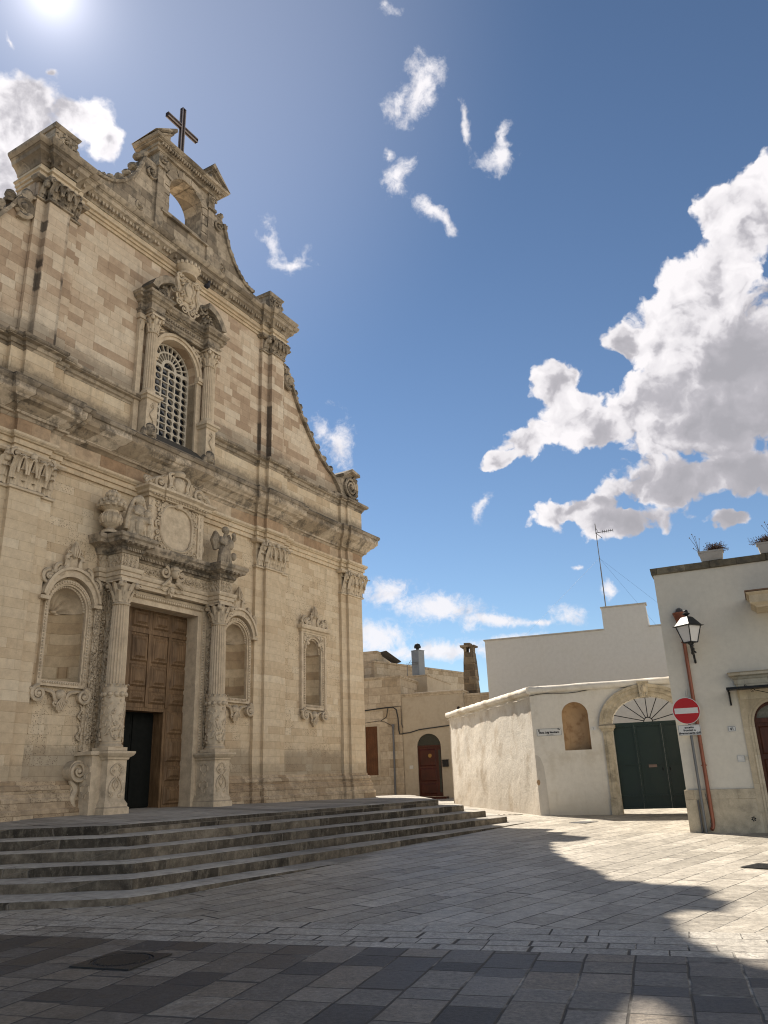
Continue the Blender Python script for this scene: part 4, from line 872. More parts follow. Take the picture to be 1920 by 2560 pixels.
# ---- the portal
portal = bpy.data.objects.new('portal', None); COL.objects.link(portal); portal.parent = church; portal.empty_display_size = .3
def pp(mb, name, mat, **kw): return mb.build(name, mat, portal, **kw)
b = MB()                                                              # moulded door frame
for w0, w1, d in ((0.0, .14, .06), (.14, .30, .10)):
    for s in (1, -1): b.box(*sorted((s * (1.28 + w0), s * (1.28 + w1))), -.72 if w0 == 0 else -.02, d, .95, 5.95 + w1)
    b.box(-1.28 - w0, 1.28 + w0, -.72 if w0 == 0 else -.02, d, 5.95 + w0, 5.95 + w1)
for i in range(64):
    z = 1.3 + i * .073
    for s in (1, -1): b.blob((s * 1.47, .11, z), .045, .03, .04, 6, 4)
for i in range(40): b.blob((-1.4 + i * .0718, .11, 6.135), .04, .03, .045, 6, 4)
pp(b, 'door_frame', M_ORN)
for s in (1, -1):
    st = MB()                                                         # carved strips behind and beside the column
    st.box(*sorted((s * 1.60, s * 1.78)), -.02, .13, 1.0, 6.25); st.box(*sorted((s * 1.98, s * 2.16)), -.02, .10, 1.0, 6.25)
    rn = random.Random(12)
    for xx, dd in ((1.69, .14), (2.07, .11), (1.88, .03)):
        z = 2.6
        while z < 6.2:
            st.scroll(s * xx, z, dd, .065, 1.2, rn.uniform(0, 6), rn.choice((-1, 1)), .024); st.blob((s * (xx + rn.uniform(-.04, .04)), dd, z + .09), .05, .035, .05, 6, 4); z += .16
    st.box(*sorted((s * 2.16, s * 2.22)), -.02, .05, 2.4, 6.25)
    z = 2.6                                                           # hanging garland at the outer edge
    while z < 6.0:
        if rn.random() < .7: st.curve([(s * 2.22, z), (s * 2.32, z + .10), (s * 2.24, z + .24), (s * 2.30, z + .36)], .05, .03); st.scroll(s * 2.27, z + .08, .05, .06, 1.2, 1, s, .022)
        z += .44
    pp(st, 'carved_strip', M_ORN2)
    pd = MB(); x0, x1 = sorted((s * 1.43, s * 1.96))
    pd.sweep([(x0, -.02), (x0, .70), (x1, .70), (x1, -.02)], [(-.2, 1.0), (.08, 1.0), (.08, 1.19), (.05, 1.22), (.05, 1.27), (.0, 1.36), (.0, 2.18), (.03, 2.20), (.04, 2.24), (.10, 2.28), (.13, 2.33), (.13, 2.37), (-.2, 2.39)])
    pd.box(*sorted((s * 1.96, s * 2.22)), -.02, .50, 1.0, 2.30); pd.box(*sorted((s * 1.94, s * 2.30)), -.02, .55, 2.30, 2.375)
    xc = (x0 + x1) / 2                                                # low relief on the front
    for t in (1, -1):
        pd.curve([(xc, 2.12), (xc + t * .10, 2.06), (xc + t * .17, 1.96), (xc + t * .08, 1.86)], .71, .026); pd.scroll(xc + t * .12, 1.98, .70, .07, 1.4, 0, t, .024)
        pd.curve([(xc + t * .03, 1.84), (xc + t * .14, 1.72), (xc + t * .18, 1.56), (xc + t * .10, 1.46)], .71, .025); pd.scroll(xc + t * .12, 1.46, .70, .055, 1.3, 0, -t, .022)
        pd.curve([(xc, 1.8), (xc + t * .08, 1.68), (xc, 1.54)], .71, .022)
    pd.blob((xc, .70, 1.66), .05, .02, .06); pd.blob((xc, .70, 2.06), .04, .02, .05)
    for (dd, zc) in ((.35, 1.95), (.35, 1.55)):                        # and on the side that faces the square
        for t in (1, -1):
            xs_ = x0 if s > 0 else -2.225
            pd.tube([(xs_, dd + t * .03, zc + .14), (xs_, dd + t * .12, zc + .10), (xs_, dd + t * .13, zc), (xs_, dd + t * .05, zc - .06), (xs_, dd + t * .02, zc - .14)], .02)
    pd.prism(arc(s * 2.34, 1.98, .22, 0, 360, 18)[:-1], -.02, .22); pd.scroll(s * 2.34, 1.98, .24, .21, 2.0, 0, s, .05)
    pd.curve([(s * 2.44, 1.80), (s * 2.30, 1.62), (s * 2.36, 1.40), (s * 2.26, 1.20)], .12, .09); pd.box(*sorted((s * 2.2, s * 2.4)), -.02, .12, 1.0, 1.75)
    pp(pd, 'pedestal', M_ORN)
    c = MB(); cx_, cd = s * 1.70, .44
    c.box(cx_ - .27, cx_ + .27, cd - .27, cd + .25, 2.385, 2.46)
    c.lathe((cx_, cd, 2.46), [(.27, 0), (.28, .03), (.25, .06), (.23, .08), (.24, .11), (.22, .13)], 28)
    rn = random.Random(3)
    c.lathe((cx_, cd, 2.58), [(.215, 0), (.235, .1), (.245, .4), (.25, .75), (.24, 1.0), (.26, 1.1), (.27, 1.18), (.24, 1.24), (.22, 1.27)], 40, wob=lambda a, z: .010 * sin(a * 6 + z * 13) + .008 * sin(a * 9 - z * 21))
    for i in range(120):
        a = rn.uniform(0, 2 * pi); z = 2.62 + rn.random() * 1.0; c.blob((cx_ + .238 * cos(a), cd + .238 * sin(a), z), .038, .038, .035, 6, 4)
    for i in range(26):
        a = rn.uniform(0, 2 * pi); z = 2.65 + rn.random() * .9; tt = rn.choice((-1, 1))
        c.tube([(cx_ + .25 * cos(a + tt * q * .16), cd + .25 * sin(a + tt * q * .16), z + .11 * sin(q * 1.3)) for q in range(5)], .019)
    for i in range(12):
        a = 2 * pi * i / 12; c.blob((cx_ + .255 * cos(a), cd + .255 * sin(a), 3.62), .055, .055, .06); c.leaf((cx_ + .22 * cos(a), cd + .22 * sin(a), 3.68), .10, .17, .12, right=(sin(a), -cos(a)), nu=4, nv=8)
    c.lathe((cx_, cd, 3.84), [(.212, 0), (.215, .5), (.205, 1.2), (.190, 1.86)], 60, 20, .032)
    c.lathe((cx_, cd, 5.69), [(.20, 0), (.215, .025), (.20, .05)], 28); c.lathe((cx_, cd, 5.74), [(.185, 0), (.19, .25), (.24, .45)], 24)
    for i in range(8):
        a = 2 * pi * i / 8 + .2
        c.leaf((cx_ + .185 * cos(a), cd + .185 * sin(a), 5.75), .15, .28, .26, right=(sin(a), -cos(a)), nu=4, nv=9)
        c.leaf((cx_ + .19 * cos(a + .39), cd + .19 * sin(a + .39), 5.82), .15, .40, .34, right=(sin(a + .39), -cos(a + .39)), nu=4, nv=9)
    for i in range(4):
        a = pi / 4 + pi / 2 * i; qx, qd = cx_ + .32 * cos(a), cd + .32 * sin(a); c.blob((qx, qd, 6.17), .075, .075, .085); c.tube([(cx_ + .2 * cos(a), cd + .2 * sin(a), 6.0), (cx_ + .27 * cos(a), cd + .27 * sin(a), 6.16), (qx, qd, 6.24)], .03)
    c.box(cx_ - .27, cx_ + .27, cd - .27, cd + .27, 6.235, 6.30)
    pp(c, 'column', M_COLM)
PP = [(-2.16, -.02), (-2.16, .14), (-1.97, .14), (-1.97, .66), (-1.43, .66), (-1.43, .26), (1.43, .26), (1.43, .66), (1.97, .66), (1.97, .14), (2.16, .14), (2.16, -.02)]
b = MB(); b.sweep(PP, [(-.2, 6.27), (.0, 6.27), (.0, 6.36), (.03, 6.37), (.03, 6.47), (.06, 6.48), (.09, 6.54), (.09, 6.57), (-.2, 6.57)]); pp(b, 'portal_architrave', M_ORN)
b = MB(); b.sweep(PP, [(-.2, 6.56), (-.01, 6.56), (-.01, 6.93), (-.2, 6.93)]); rn = random.Random(8)
for i in range(22):
    x = -1.32 + i * .125
    if abs(x) > .34: b.scroll(x, 6.75, .25, .085, 1.3, rn.uniform(0, 6), rn.choice((-1, 1)), .026); b.blob((x + .05, .26, 6.70 + rn.random() * .1), .04, .03, .04, 6, 4)
for s in (1, -1):
    b.box(*sorted((s * 1.50, s * 1.90)), .64, .672, 6.60, 6.90)
    for k_ in range(9): b.scroll(s * (1.57 + .13 * (k_ % 3)), 6.65 + .10 * (k_ // 3), .67, .05, 1.2, rn.uniform(0, 6), 1, .018)
pp(b, 'portal_frieze', M_ORN2)
b = MB(); b.sweep(sub(PP, .3), [(-.2, 6.92), (.02, 6.92), (.03, 6.97), (.07, 7.02), (.07, 7.06), (.12, 7.09), (.17, 7.12), (.25, 7.145), (.26, 7.21), (.30, 7.25), (.31, 7.31), (.31, 7.34), (-.2, 7.39)]); b.jitter(.007, 7)
for i in range(54):
    x = -1.38 + i * .052
    b.box(x, x + .027, .31, .385, 6.97, 7.045)
for s in (1, -1):
    for i in range(10): b.box(s * 1.44 + s * i * .054, s * 1.44 + s * i * .054 + .028, .71, .785, 6.97, 7.045)
    for i in range(9): b.box(-1.985 - .06 if s < 0 else 1.435 - .06, -1.985 if s < 0 else 1.435, .20 + i * .054, .228 + i * .054, 6.97, 7.045)
for i in range(17): b.blob((-1.30 + i * .1625, .43, 7.135), .055, .075, .045, 8, 5)
for s in (1, -1):
    for i in range(5): b.blob((s * (1.36 + i * .17), .84, 7.135), .055, .075, .045, 8, 5)
pp(b, 'portal_cornice', M_OLDORN)
b = MB()                                                              # winged head over the door
b.blob((0, .42, 6.83), .12, .13, .15, 12, 9); b.blob((0, .40, 6.92), .14, .13, .10, 10, 7); b.blob((0, .55, 6.81), .02, .03, .03); b.blob((-.045, .53, 6.86), .02, .02, .015); b.blob((.045, .53, 6.86), .02, .02, .015)
for s in (1, -1):
    b.scroll(s * .28, 6.82, .34, .16, 1.5, pi / 2, s, .05)
    for i in range(5): b.tube([(s * .10, .38, 6.72 - i * .015), (s * (.2 + .03 * i), .40, 6.62 - i * .03), (s * (.16 + .05 * i), .36, 6.53 - i * .02)], .035)
    b.blob((s * .17, .36, 6.58), .09, .07, .07)
    b.curve([(s * .08, 6.42), (s * .22, 6.36), (s * .38, 6.40), (s * .5, 6.36)], .30, .022); b.leaf((s * .07, .30, 6.28), .09, .14, .1)
b.blob((0, .33, 6.40), .10, .06, .09); b.prism([(-.09, 6.36), (0, 6.2), (.09, 6.36)][::-1], .12, .33)
pp(b, 'winged_head', M_ORN)
b = MB()                                                              # inscription panel above
b.box(-.95, .95, -.02, .30, 7.36, 8.72); b.box(-.84, .84, .0, .34, 7.40, 8.70)
for s in (1, -1):
    b.box(*sorted((s * .80, s * 1.0)), .0, .38, 7.36, 8.72)
    for i in range(8): b.scroll(s * 1.04, 7.5 + i * .145, .26, .075, 1.3, i, s * (-1) ** i, .026)
    b.curve([(s * 1.0, 8.5), (s * 1.16, 8.3), (s * 1.05, 8.05), (s * 1.2, 7.8), (s * 1.1, 7.5)], .2, .05)
    for i in range(6): b.blob((s * .90, .385, 7.55 + i * .2), .035, .02, .06, 6, 4)
b.sweep(sub([(-1.05, -.02), (-1.05, .42), (-.5, .42), (-.5, .46), (.5, .46), (.5, .42), (1.05, .42), (1.05, -.02)], .3), [(-.1, 8.70), (.02, 8.70), (.04, 8.76), (.10, 8.79), (.12, 8.85), (.20, 8.90), (.20, 8.96), (-.1, 8.99)])
for i in range(20): b.blob((-.95 + i * .1, .50, 8.76), .035, .04, .03, 6, 4)
pp(b, 'inscription_panel', M_ORN)
b = MB(); se = lambda a, r: (r * math.copysign(abs(cos(a)) ** .72, cos(a)), r * 1.06 * math.copysign(abs(sin(a)) ** .72, sin(a)))
ov = [(se(2 * pi * i / 40, .54)[0], 8.05 + se(2 * pi * i / 40, .54)[1]) for i in range(40)]; b.prism(ov, .2, .365)
rn = random.Random(2)
for i in range(26):
    a = 2 * pi * i / 26; q = .645 + .03 * sin(4 * a); b.scroll(se(a, q)[0], 8.05 + se(a, q)[1], .37, .10, 1.4, a + 1, (-1) ** i, .036)
ring = [(se(2 * pi * i / 40, .57)[0], .39, 8.05 + se(2 * pi * i / 40, .57)[1]) for i in range(41)]; b.tube(ring, .04, 6)
for s in (1, -1):
    for zz in (7.48, 8.60): b.scroll(s * .70, zz, .35, .10, 1.4, 0, s, .03)
b.blob((0, .42, 8.68), .14, .08, .10); 
for row in range(9):                                                  # worn incised lettering, illegible in the photograph
    hw = .40 * math.sqrt(max(.1, 1 - ((row - 4) / 5.2) ** 2)); x = -hw
    while x < hw:
        wd_ = rn.uniform(.012, .03); b.box(x, x + wd_, .364, .3665, 8.40 - row * .085, 8.40 - row * .085 + .04); x += wd_ + rn.uniform(.01, .03)
pp(b, 'oval_plaque', M_ORN)
b = MB()                                                              # crest of the panel
b.prism([(-.34, 8.97), (.34, 8.97), (.30, 9.35), (.16, 9.58), (-.16, 9.58), (-.30, 9.35)][::-1], .10, .36); b.blob((0, .36, 9.28), .20, .13, .26, 12, 8)
b.lathe((0, .34, 9.5), [(.16, 0), (.20, .1), (.17, .16)], 12)
for s in (1, -1):
    b.curve([(s * .20, 9.58), (s * .36, 9.50), (s * .30, 9.25), (s * .38, 9.05), (s * .24, 8.98)], .38, .06); b.scroll(s * .30, 9.08, .42, .11, 1.5, 0, -s, .04)
    for i in range(7): b.tube([(s * .42, .3, 9.0), (s * (.48 + .09 * i), .38, 9.44 - .045 * i), (s * (.60 + .10 * i), .42, 9.38 - .06 * i)], [.05, .055, .035])
    b.scroll(s * .72, 9.16, .42, .19, 1.6, 0, s, .055); b.scroll(s * 1.02, 9.12, .36, .16, 1.5, 0, s, .05); b.blob((s * 1.1, .3, 9.2), .08, .07, .09); b.blob((s * .85, .3, 9.0), .14, .1, .07)
    for k_ in range(12): b.blob((s * random.uniform(.45, 1.05), .34, random.uniform(8.98, 9.25)), .05, .05, .05, 6, 4)
pp(b, 'panel_crest', M_ORN)
# ---- the wooden door
D0 = -.36
door = bpy.data.objects.new('wooden_door', None); COL.objects.link(door); door.parent = church; door.empty_display_size = .3
b = MB(); b.plate([(-1.36, 1.0), (-.70, 1.0), (-.70, 3.48), (.70, 3.48), (.70, 1.0), (1.36, 1.0), (1.36, 5.98), (-1.36, 5.98)], [], D0 - .09, D0)
b.box(-1.36, 1.36, D0, D0 + .035, 5.33, 5.42)
for x in (-.69, 0.0, .69): b.box(x - .055, x + .055, D0, D0 + .025, 3.5, 5.33)
b.build('door_leaf', M_DOOR, door, smooth=0)
rows = [(5.47, 5.92), (4.60, 5.28), (3.98, 4.55), (3.58, 3.90)]
for ci, (xa, xb) in enumerate(((-1.30, -.75), (-.63, -.06), (.06, .63), (.75, 1.30))):
    rr = rows + ([(2.86, 3.44), (2.18, 2.78), (1.72, 2.10), (1.16, 1.62)] if ci in (0, 3) else [])
    for (za, zb_) in rr:
        b = MB(); b.sweep([(xa, 0)], [(0, 0)]) if False else None
        b.frustum(xa, xb, za, zb_, D0 + .002, D0 + .045, .045); b.frustum(xa + .085, xb - .085, za + .085, zb_ - .085, D0 + .046, D0 + .085, .055)
        b.build('door_panel', M_DOOR, door, smooth=0)
b = MB(); b.box(-.70, .70, -.74, D0 - .01, 3.40, 3.478); b.box(.62, .698, -.74, D0 - .01, 1.1, 3.40); b.box(-.698, -.62, -.74, D0 - .01, 1.1, 3.40); b.build('wicket_frame', M_DOOR, door, smooth=0)
b = MB(); b.box(-.75, .75, -.77, -.745, 1.0, 3.5)  # backing sheet whose near-black colour stands for the shaded interior
for i in range(5): b.tube([(-.1, -.742, 1.3 + i * .45), (-.1, -.742, 1.5 + i * .45)], .012)
b.box(-.05, .62, -.742, -.72, 1.15, 3.35); b.build('inner_door', M_DARKDOOR, door, smooth=0)

# ---- things that stand on the church
def world_of(x, d, z): return FO + FU * x + FN * d + Vector((0, 0, z))
def put(mb, name, mat, x, d, z, label, cat, smooth=40):
    o = mb.build(name, mat, None, smooth=smooth); o.location = world_of(x, d, z); o.rotation_euler = (0, 0, RZF); return tag(o, label, cat)
c = thing('metal_cross', world_of(0, -.36, 20.32), RZF, 'dark metal cross standing on top of the belfry', 'cross')
b = MB()
for x, d in ((-.062, -.05), (.062, -.05), (-.062, .05), (.062, .05)): b.box(x - .015, x + .015, d - .015, d + .015, -.2, 2.55, 1)
b.box(-.056, .056, -.03, .03, -.2, 2.53); b.box(-.077, .077, -.065, .065, 2.53, 2.56); b.build('upright', [plain('cross_metal', (0.045, 0.032, 0.032), .6, .3, .5, 12), plain('cross_rail', (0.30, 0.26, 0.25), .5, .3, .4, 12)], c, smooth=0)
b = MB()
for z, d in ((1.715, -.05), (1.835, -.05), (1.715, .05), (1.835, .05)):
    for s in (1, -1): b.box(*sorted((s * .078, s * .66)), d - .015, d + .015, z - .015, z + .015, 1)
for s in (1, -1): b.box(*sorted((s * .078, s * .65)), -.03, .03, 1.722, 1.828); b.box(*sorted((s * .66, s * .675)), -.065, .065, 1.70, 1.85)
b.build('arm', [bpy.data.materials['cross_metal'], bpy.data.materials['cross_rail']], c, smooth=0)
# urn of flowers
b = MB(); b.lathe((0, 0, 0), [(.20, 0), (.20, .06), (.12, .10), (.10, .14), (.20, .22), (.26, .33), (.25, .44), (.17, .52), (.17, .58), (.28, .66), (.31, .74), (.22, .80)], 18)
for i in range(12):
    a = 2 * pi * i / 12; b.blob((.29 * cos(a), .29 * sin(a), .70), .075, .075, .07, 6, 4); b.blob((.27 * cos(a + .26), .27 * sin(a + .26), .80), .07, .07, .07, 6, 4)
    b.tube([(.22 * cos(a), .22 * sin(a), .24), (.275 * cos(a), .275 * sin(a), .36), (.21 * cos(a), .21 * sin(a), .50)], .022)
b.lathe((0, 0, .80), [(.17, 0), (.13, .1), (.16, .2), (.10, .28), (.04, .33)], 12)
for i in range(9):
    a = 2 * pi * i / 9; b.blob((.13 * cos(a), .13 * sin(a), .98), .06, .06, .07, 6, 4); b.tube([(.14 * cos(a), .14 * sin(a), .82), (.15 * cos(a), .15 * sin(a), .95), (.08 * cos(a), .08 * sin(a), 1.1)], .025)
put(b, 'stone_urn', M_STATUE2, -2.14, .36, 7.385, 'carved stone urn of flowers on the portal cornice left of the veiled statue', 'urn')
# veiled statue with child, seated
b = MB(); b.lathe((0, 0, 0), [(.34, 0), (.36, .06), (.33, .14), (.33, .40), (.26, .60), (.20, .78), (.13, .86)], 16, sd=.75)
b.blob((0, .10, .42), .28, .24, .15, 12, 8); b.blob((-.14, .22, .26), .12, .12, .26); b.blob((.14, .22, .26), .12, .12, .26)
b.blob((0, 0, .72), .21, .15, .20, 12, 8); b.blob((0, .04, 1.0), .095, .105, .13, 12, 9); b.blob((0, .13, .99), .018, .03, .025); b.blob((0, -.01, 1.03), .14, .13, .15, 12, 8)
b.tube([(-.12, -.02, 1.08), (-.20, -.04, .92), (-.28, -.02, .70), (-.36, 0, .45), (-.40, .04, .18)], [.05, .06, .07, .07, .06]); b.tube([(.12, -.02, 1.08), (.18, -.02, .92), (.25, .0, .7), (.30, .0, .4)], [.05, .05, .06, .06])
b.tube([(-.18, .04, .78), (-.22, .16, .62), (-.06, .26, .56)], [.06, .055, .045]); b.tube([(.18, .04, .78), (.24, .16, .62), (.10, .26, .54)], [.06, .055, .045])
b.blob((.08, .24, .62), .10, .10, .15); b.blob((.10, .27, .82), .07, .075, .085); b.tube([(.08, .3, .56), (.06, .36, .46), (.05, .36, .34)], .04)
for i in range(7): a = -1.0 + i * .33; b.tube([(.2 * sin(a), .2 * cos(a) + .04, .48), (.27 * sin(a), .27 * cos(a), .25), (.33 * sin(a), .28 * cos(a), .03)], .03)
b = b.remesh(.012); put(b, 'veiled_statue', M_STATUE2, -1.42, .50, 7.385, 'veiled seated stone figure holding a child on the portal left of the panel', 'statue')
# standing angel statue on the right
b = MB(); b.lathe((0, 0, 0), [(.26, 0), (.27, .05), (.22, .07)], 12, sd=.8); b.blob((-.05, .03, .30), .18, .15, .30, 12, 8); b.lathe((0, 0, .05), [(.22, 0), (.20, .2), (.17, .42), (.13, .58)], 14, sd=.8)
b.blob((.0, .0, .68), .155, .115, .20, 12, 8); b.tube([(0, 0, .82), (.01, .02, .94)], .055); b.blob((.02, .04, 1.02), .085, .095, .115, 12, 9); b.blob((.02, .0, 1.06), .115, .105, .105, 10, 8); b.blob((.02, .135, 1.0), .017, .025, .022)
b.tube([(.13, .0, .80), (.25, .05, .70), (.24, .16, .84), (.20, .2, .92)], [.06, .055, .045, .04]); b.tube([(-.14, .0, .80), (-.22, .07, .64), (-.13, .18, .56)], [.06, .055, .045])
b.tube([(-.10, -.08, .78), (-.26, -.10, .90), (-.32, -.10, .70), (-.28, -.08, .42)], [.06, .11, .12, .06]); b.tube([(.10, -.08, .78), (.24, -.1, .90), (.30, -.1, .74), (.28, -.08, .46)], [.06, .11, .12, .06])
b.blob((-.2, -.06, .66), .12, .06, .2); b.blob((.2, -.06, .66), .12, .06, .2); b.blob((.12, .12, .62), .12, .1, .16); b.blob((-.16, .08, .2), .14, .12, .18)
b.blob((.23, .14, .93), .07, .07, .07); b.blob((.27, .12, .83), .07, .07, .09); b.blob((.26, .12, .30), .10, .09, .12); b.tube([(-.24, .1, .0), (-.22, .12, .25), (-.14, .14, .48)], [.09, .08, .06])
for i in range(6): a = -1.0 + i * .4; b.tube([(.15 * sin(a), .13 * cos(a), .56), (.20 * sin(a), .17 * cos(a), .3), (.24 * sin(a), .2 * cos(a), .06)], .026)
b = b.remesh(.012); put(b, 'angel_statue', M_STATUE, 1.72, .52, 7.385, 'weathered standing stone angel on the portal right of the panel', 'statue')
# the pigeon on the upper architrave
b = MB(); b.blob((0, 0, .13), .075, .12, .085, 10, 8); b.blob((.0, .09, .24), .045, .05, .05, 10, 8); b.tube([(0, .05, .17), (0, .09, .24)], [.05, .04]); b.tube([(0, -.08, .12), (0, -.22, .04)], [.05, .03]); b.tube([(0, .13, .24), (0, .16, .235)], [.012, .004])
b = b.remesh(.010); b.tube([(-.03, .02, .0), (-.03, .0, .08)], .008); b.tube([(.03, .02, .0), (.03, .0, .08)], .008)
put(b, 'pigeon', plain('pigeon_feathers', (.05, .05, .06), .7), 1.0, .10, 16.235, 'dark pigeon perched on the ledge under the upper cornice', 'bird')

# ================================================================== THE STAIRCASE
YS = rad(36.5); US = Vector((sin(YS), cos(YS), 0)); NS = Vector((cos(YS), -sin(YS), 0)); RZS = pi / 2 - YS
def riser_mat():
    m, k, b = base_mat('step_riser_stone', 0.9); co = objco(k); x, y, z = k.sep(co)
    g = k.new('ShaderNodeGroup', node_tree=MASON); k.put(g.inputs['U'], k.math('ADD', x, k.math('MULTIPLY', y, 1.3))); k.put(g.inputs['V'], k.math('ADD', z, k.math('MULTIPLY', y, 0.35)))
    g.inputs['Height'].default_value = 0.6; g.inputs['Length'].default_value = 0.95; g.inputs['Joint'].default_value = 0.012
    n = k.noise(co, 3.2, 8.0, 0.72); v = k.noise(k.comb(k.math('MULTIPLY', x, 7.0), k.math('MULTIPLY', y, 7.0), k.math('MULTIPLY', z, 3.0)), 1.0, 7.0, 0.78)
    sp = k.noise(co, 26.0, 5.0, 0.7)
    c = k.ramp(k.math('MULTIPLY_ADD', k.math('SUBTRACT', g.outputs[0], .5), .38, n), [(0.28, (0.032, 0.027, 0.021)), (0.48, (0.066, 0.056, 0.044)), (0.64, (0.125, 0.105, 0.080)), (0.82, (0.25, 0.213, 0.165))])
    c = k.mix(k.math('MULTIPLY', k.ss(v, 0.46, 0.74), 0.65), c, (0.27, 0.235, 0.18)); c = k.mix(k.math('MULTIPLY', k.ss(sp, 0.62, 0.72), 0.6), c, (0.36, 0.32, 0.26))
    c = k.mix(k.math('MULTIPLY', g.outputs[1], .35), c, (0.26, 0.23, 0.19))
    k.l.new(c, b.inputs['Base Color']); k.l.new(k.bump(k.math('MULTIPLY_ADD', sp, .6, k.math('MULTIPLY_ADD', g.outputs[1], -.8, n)), .7, .02), b.inputs['Normal']); return m
M_RISER = riser_mat()
M_TREAD = stone('step_tread_stone', [(0, (0.25, 0.235, 0.21)), (0.5, (0.36, 0.34, 0.305)), (1, (0.44, 0.415, 0.37))], 0.9, 0.95, 0.010, 0.6, 0.55, 0.0, lichen=0.25, bumpd=0.008, uy=0.0)
stairs = thing('stone_staircase', (0, 0, 0), RZS, 'broad dark stone steps with worn treads leading up to the church door', 'steps')
LEVEL = [.155, .315, .475, .645, .81, .98]; NFR = [-10.10, -10.68, -11.22, -11.72, -12.22, -12.85]; SL = [7.33, 7.80, 8.18, 8.48, 8.74, 9.0]; SR = [21.05, 20.68, 20.35, 20.05, 19.75, 19.42]
zprev = -0.4; WL = (-FU.dot(US), -FU.dot(NS))
for i, (z1, nf, sl_, sr) in enumerate(zip(LEVEL, NFR, SL, SR)):
    ce = (sl_ - .62 * 2.6, nf - .78 * 2.6); path = [(ce[0] + WL[0] * 9, ce[1] + WL[1] * 9), ce, (sl_, nf), (sr, nf), (sr + .749 * 7.0, nf - .663 * 7.0)]
    path = sub(path, .45); rn = random.Random(40 + i)
    path = [(x + rn.uniform(-.012, .012), d + rn.uniform(-.012, .012)) for x, d in path]
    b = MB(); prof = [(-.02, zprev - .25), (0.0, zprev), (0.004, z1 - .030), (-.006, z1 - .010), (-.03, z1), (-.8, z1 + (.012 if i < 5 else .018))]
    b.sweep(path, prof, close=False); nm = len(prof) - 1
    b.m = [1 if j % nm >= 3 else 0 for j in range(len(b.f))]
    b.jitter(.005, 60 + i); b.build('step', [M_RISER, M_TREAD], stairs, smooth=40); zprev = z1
# the landing in front of the facade
def to_s(Xf, d):
    p = FO + FU * Xf + FN * d; return (p.dot(US), p.dot(NS))
b = MB(); fr = []; sl_, nf, sr = SL[5], NFR[5], SR[5]; inn = .55
cx_, cn_ = sl_ - .62 * 2.6 + .35, nf - .78 * 2.6 - .45
frl = [(cx_ + WL[0] * 9, cn_ + WL[1] * 9), (cx_, cn_), (sl_ + .25, nf - inn), (sr - .5, nf - inn), (sr - .5 + .749 * 7, nf - .663 * 7 - .3)]
fac = [(-14.0, -1.0), (-5.6, -1.0), (-3.5, -1.0), (9.5, -1.0), (11.2, -1.0)]
N_ = 12; vs = []
for k_ in range(4):
    for i in range(N_ + (1 if k_ == 3 else 0)):
        t = i / N_
        f_ = (frl[k_][0] + (frl[k_ + 1][0] - frl[k_][0]) * t, frl[k_][1] + (frl[k_ + 1][1] - frl[k_][1]) * t)
        g0 = to_s(*fac[k_]); g1 = to_s(*fac[k_ + 1]); gq = (g0[0] + (g1[0] - g0[0]) * t, g0[1] + (g1[1] - g0[1]) * t)
        Xq = fac[k_][0] + (fac[k_ + 1][0] - fac[k_][0]) * t; zb_ = 1.12 - .13 * max(0, min(1, (Xq - 3) / 7))
        for q in range(7): u_ = q / 6; vs.append((f_[0] + (gq[0] - f_[0]) * u_, f_[1] + (gq[1] - f_[1]) * u_, .996 + (zb_ - .996) * u_))
nn = len(vs) // 7
b.add(vs, [(i * 7 + q, (i + 1) * 7 + q, (i + 1) * 7 + q + 1, i * 7 + q + 1) for i in range(nn - 1) for q in range(6)])
b.build('landing', M_TREAD, stairs, smooth=30)

# ================================================================== COURTYARD WALL WITH THE GREEN GATE
WC = Vector((4.409, 25.206, 0)); RZW = rad(90 - 109.5)
M_WPL = plaster('limewash', (0.70, 0.665, 0.595), (0.50, 0.44, 0.34), 0.5, 0.008, 1.0, low=(0.2, 1.2, 0.6))
M_WPL2 = plaster('old_limewash', (0.66, 0.62, 0.545), (0.40, 0.33, 0.245), 0.75, 0.03, 0.8, low=(0.2, 2.6, 0.45))
M_WHITE = plaster('white_render', (0.55, 0.54, 0.515), (0.52, 0.50, 0.45), 0.22, 0.003, 0.7)
M_HOUSE = plaster('cream_render', (0.64, 0.60, 0.515), (0.60, 0.55, 0.46), 0.22, 0.002, 0.6)
M_GREEN = plain('green_paint', (0.008, 0.023, 0.017), 0.42, 0.0, 0.35, 5.0, spec=0.4)
M_TUFF = stone('gate_tufa', [(0, (0.42, 0.36, 0.26)), (0.5, (0.55, 0.48, 0.36)), (1, (0.64, 0.57, 0.45))], usejoint=False, mottle=.45, streak=.5, lichen=.3, top=.5, bumpd=.01)
M_OCHRE = plaster('flaked_ochre', (0.44, 0.30, 0.175), (0.20, 0.10, 0.05), 0.6, 0.008, 2.6)
M_CABLE = plain('cable_sheath', (0.03, 0.03, 0.03), .6)
yard = thing('courtyard_wall', WC, RZW, 'low limewashed wall with an arched green gate and an empty ochre niche', 'wall')
GC, GHW, GS, GRZ = 3.47, 1.05, 2.90, .76
b = MB(); b.plate([(0, -.3), (6.2, -.3), (6.2, 4.02), (0, 4.02)], [[(GC - GHW, -.1), (GC + GHW, -.1)] + arc(GC, GS, GHW, 0, 180, 20, GRZ), archpoly(1.34, .40, 2.20, 3.25, .38)], -.42, 0); b.build('front_wall', M_WPL, yard, smooth=0)
nb = MB(); N = 12; vs = []
for z in (2.2, 3.25):
    for i in range(N + 1): a = pi * i / N; vs.append((1.34 - .40 * cos(a), -.02 - .34 * sin(a), z))
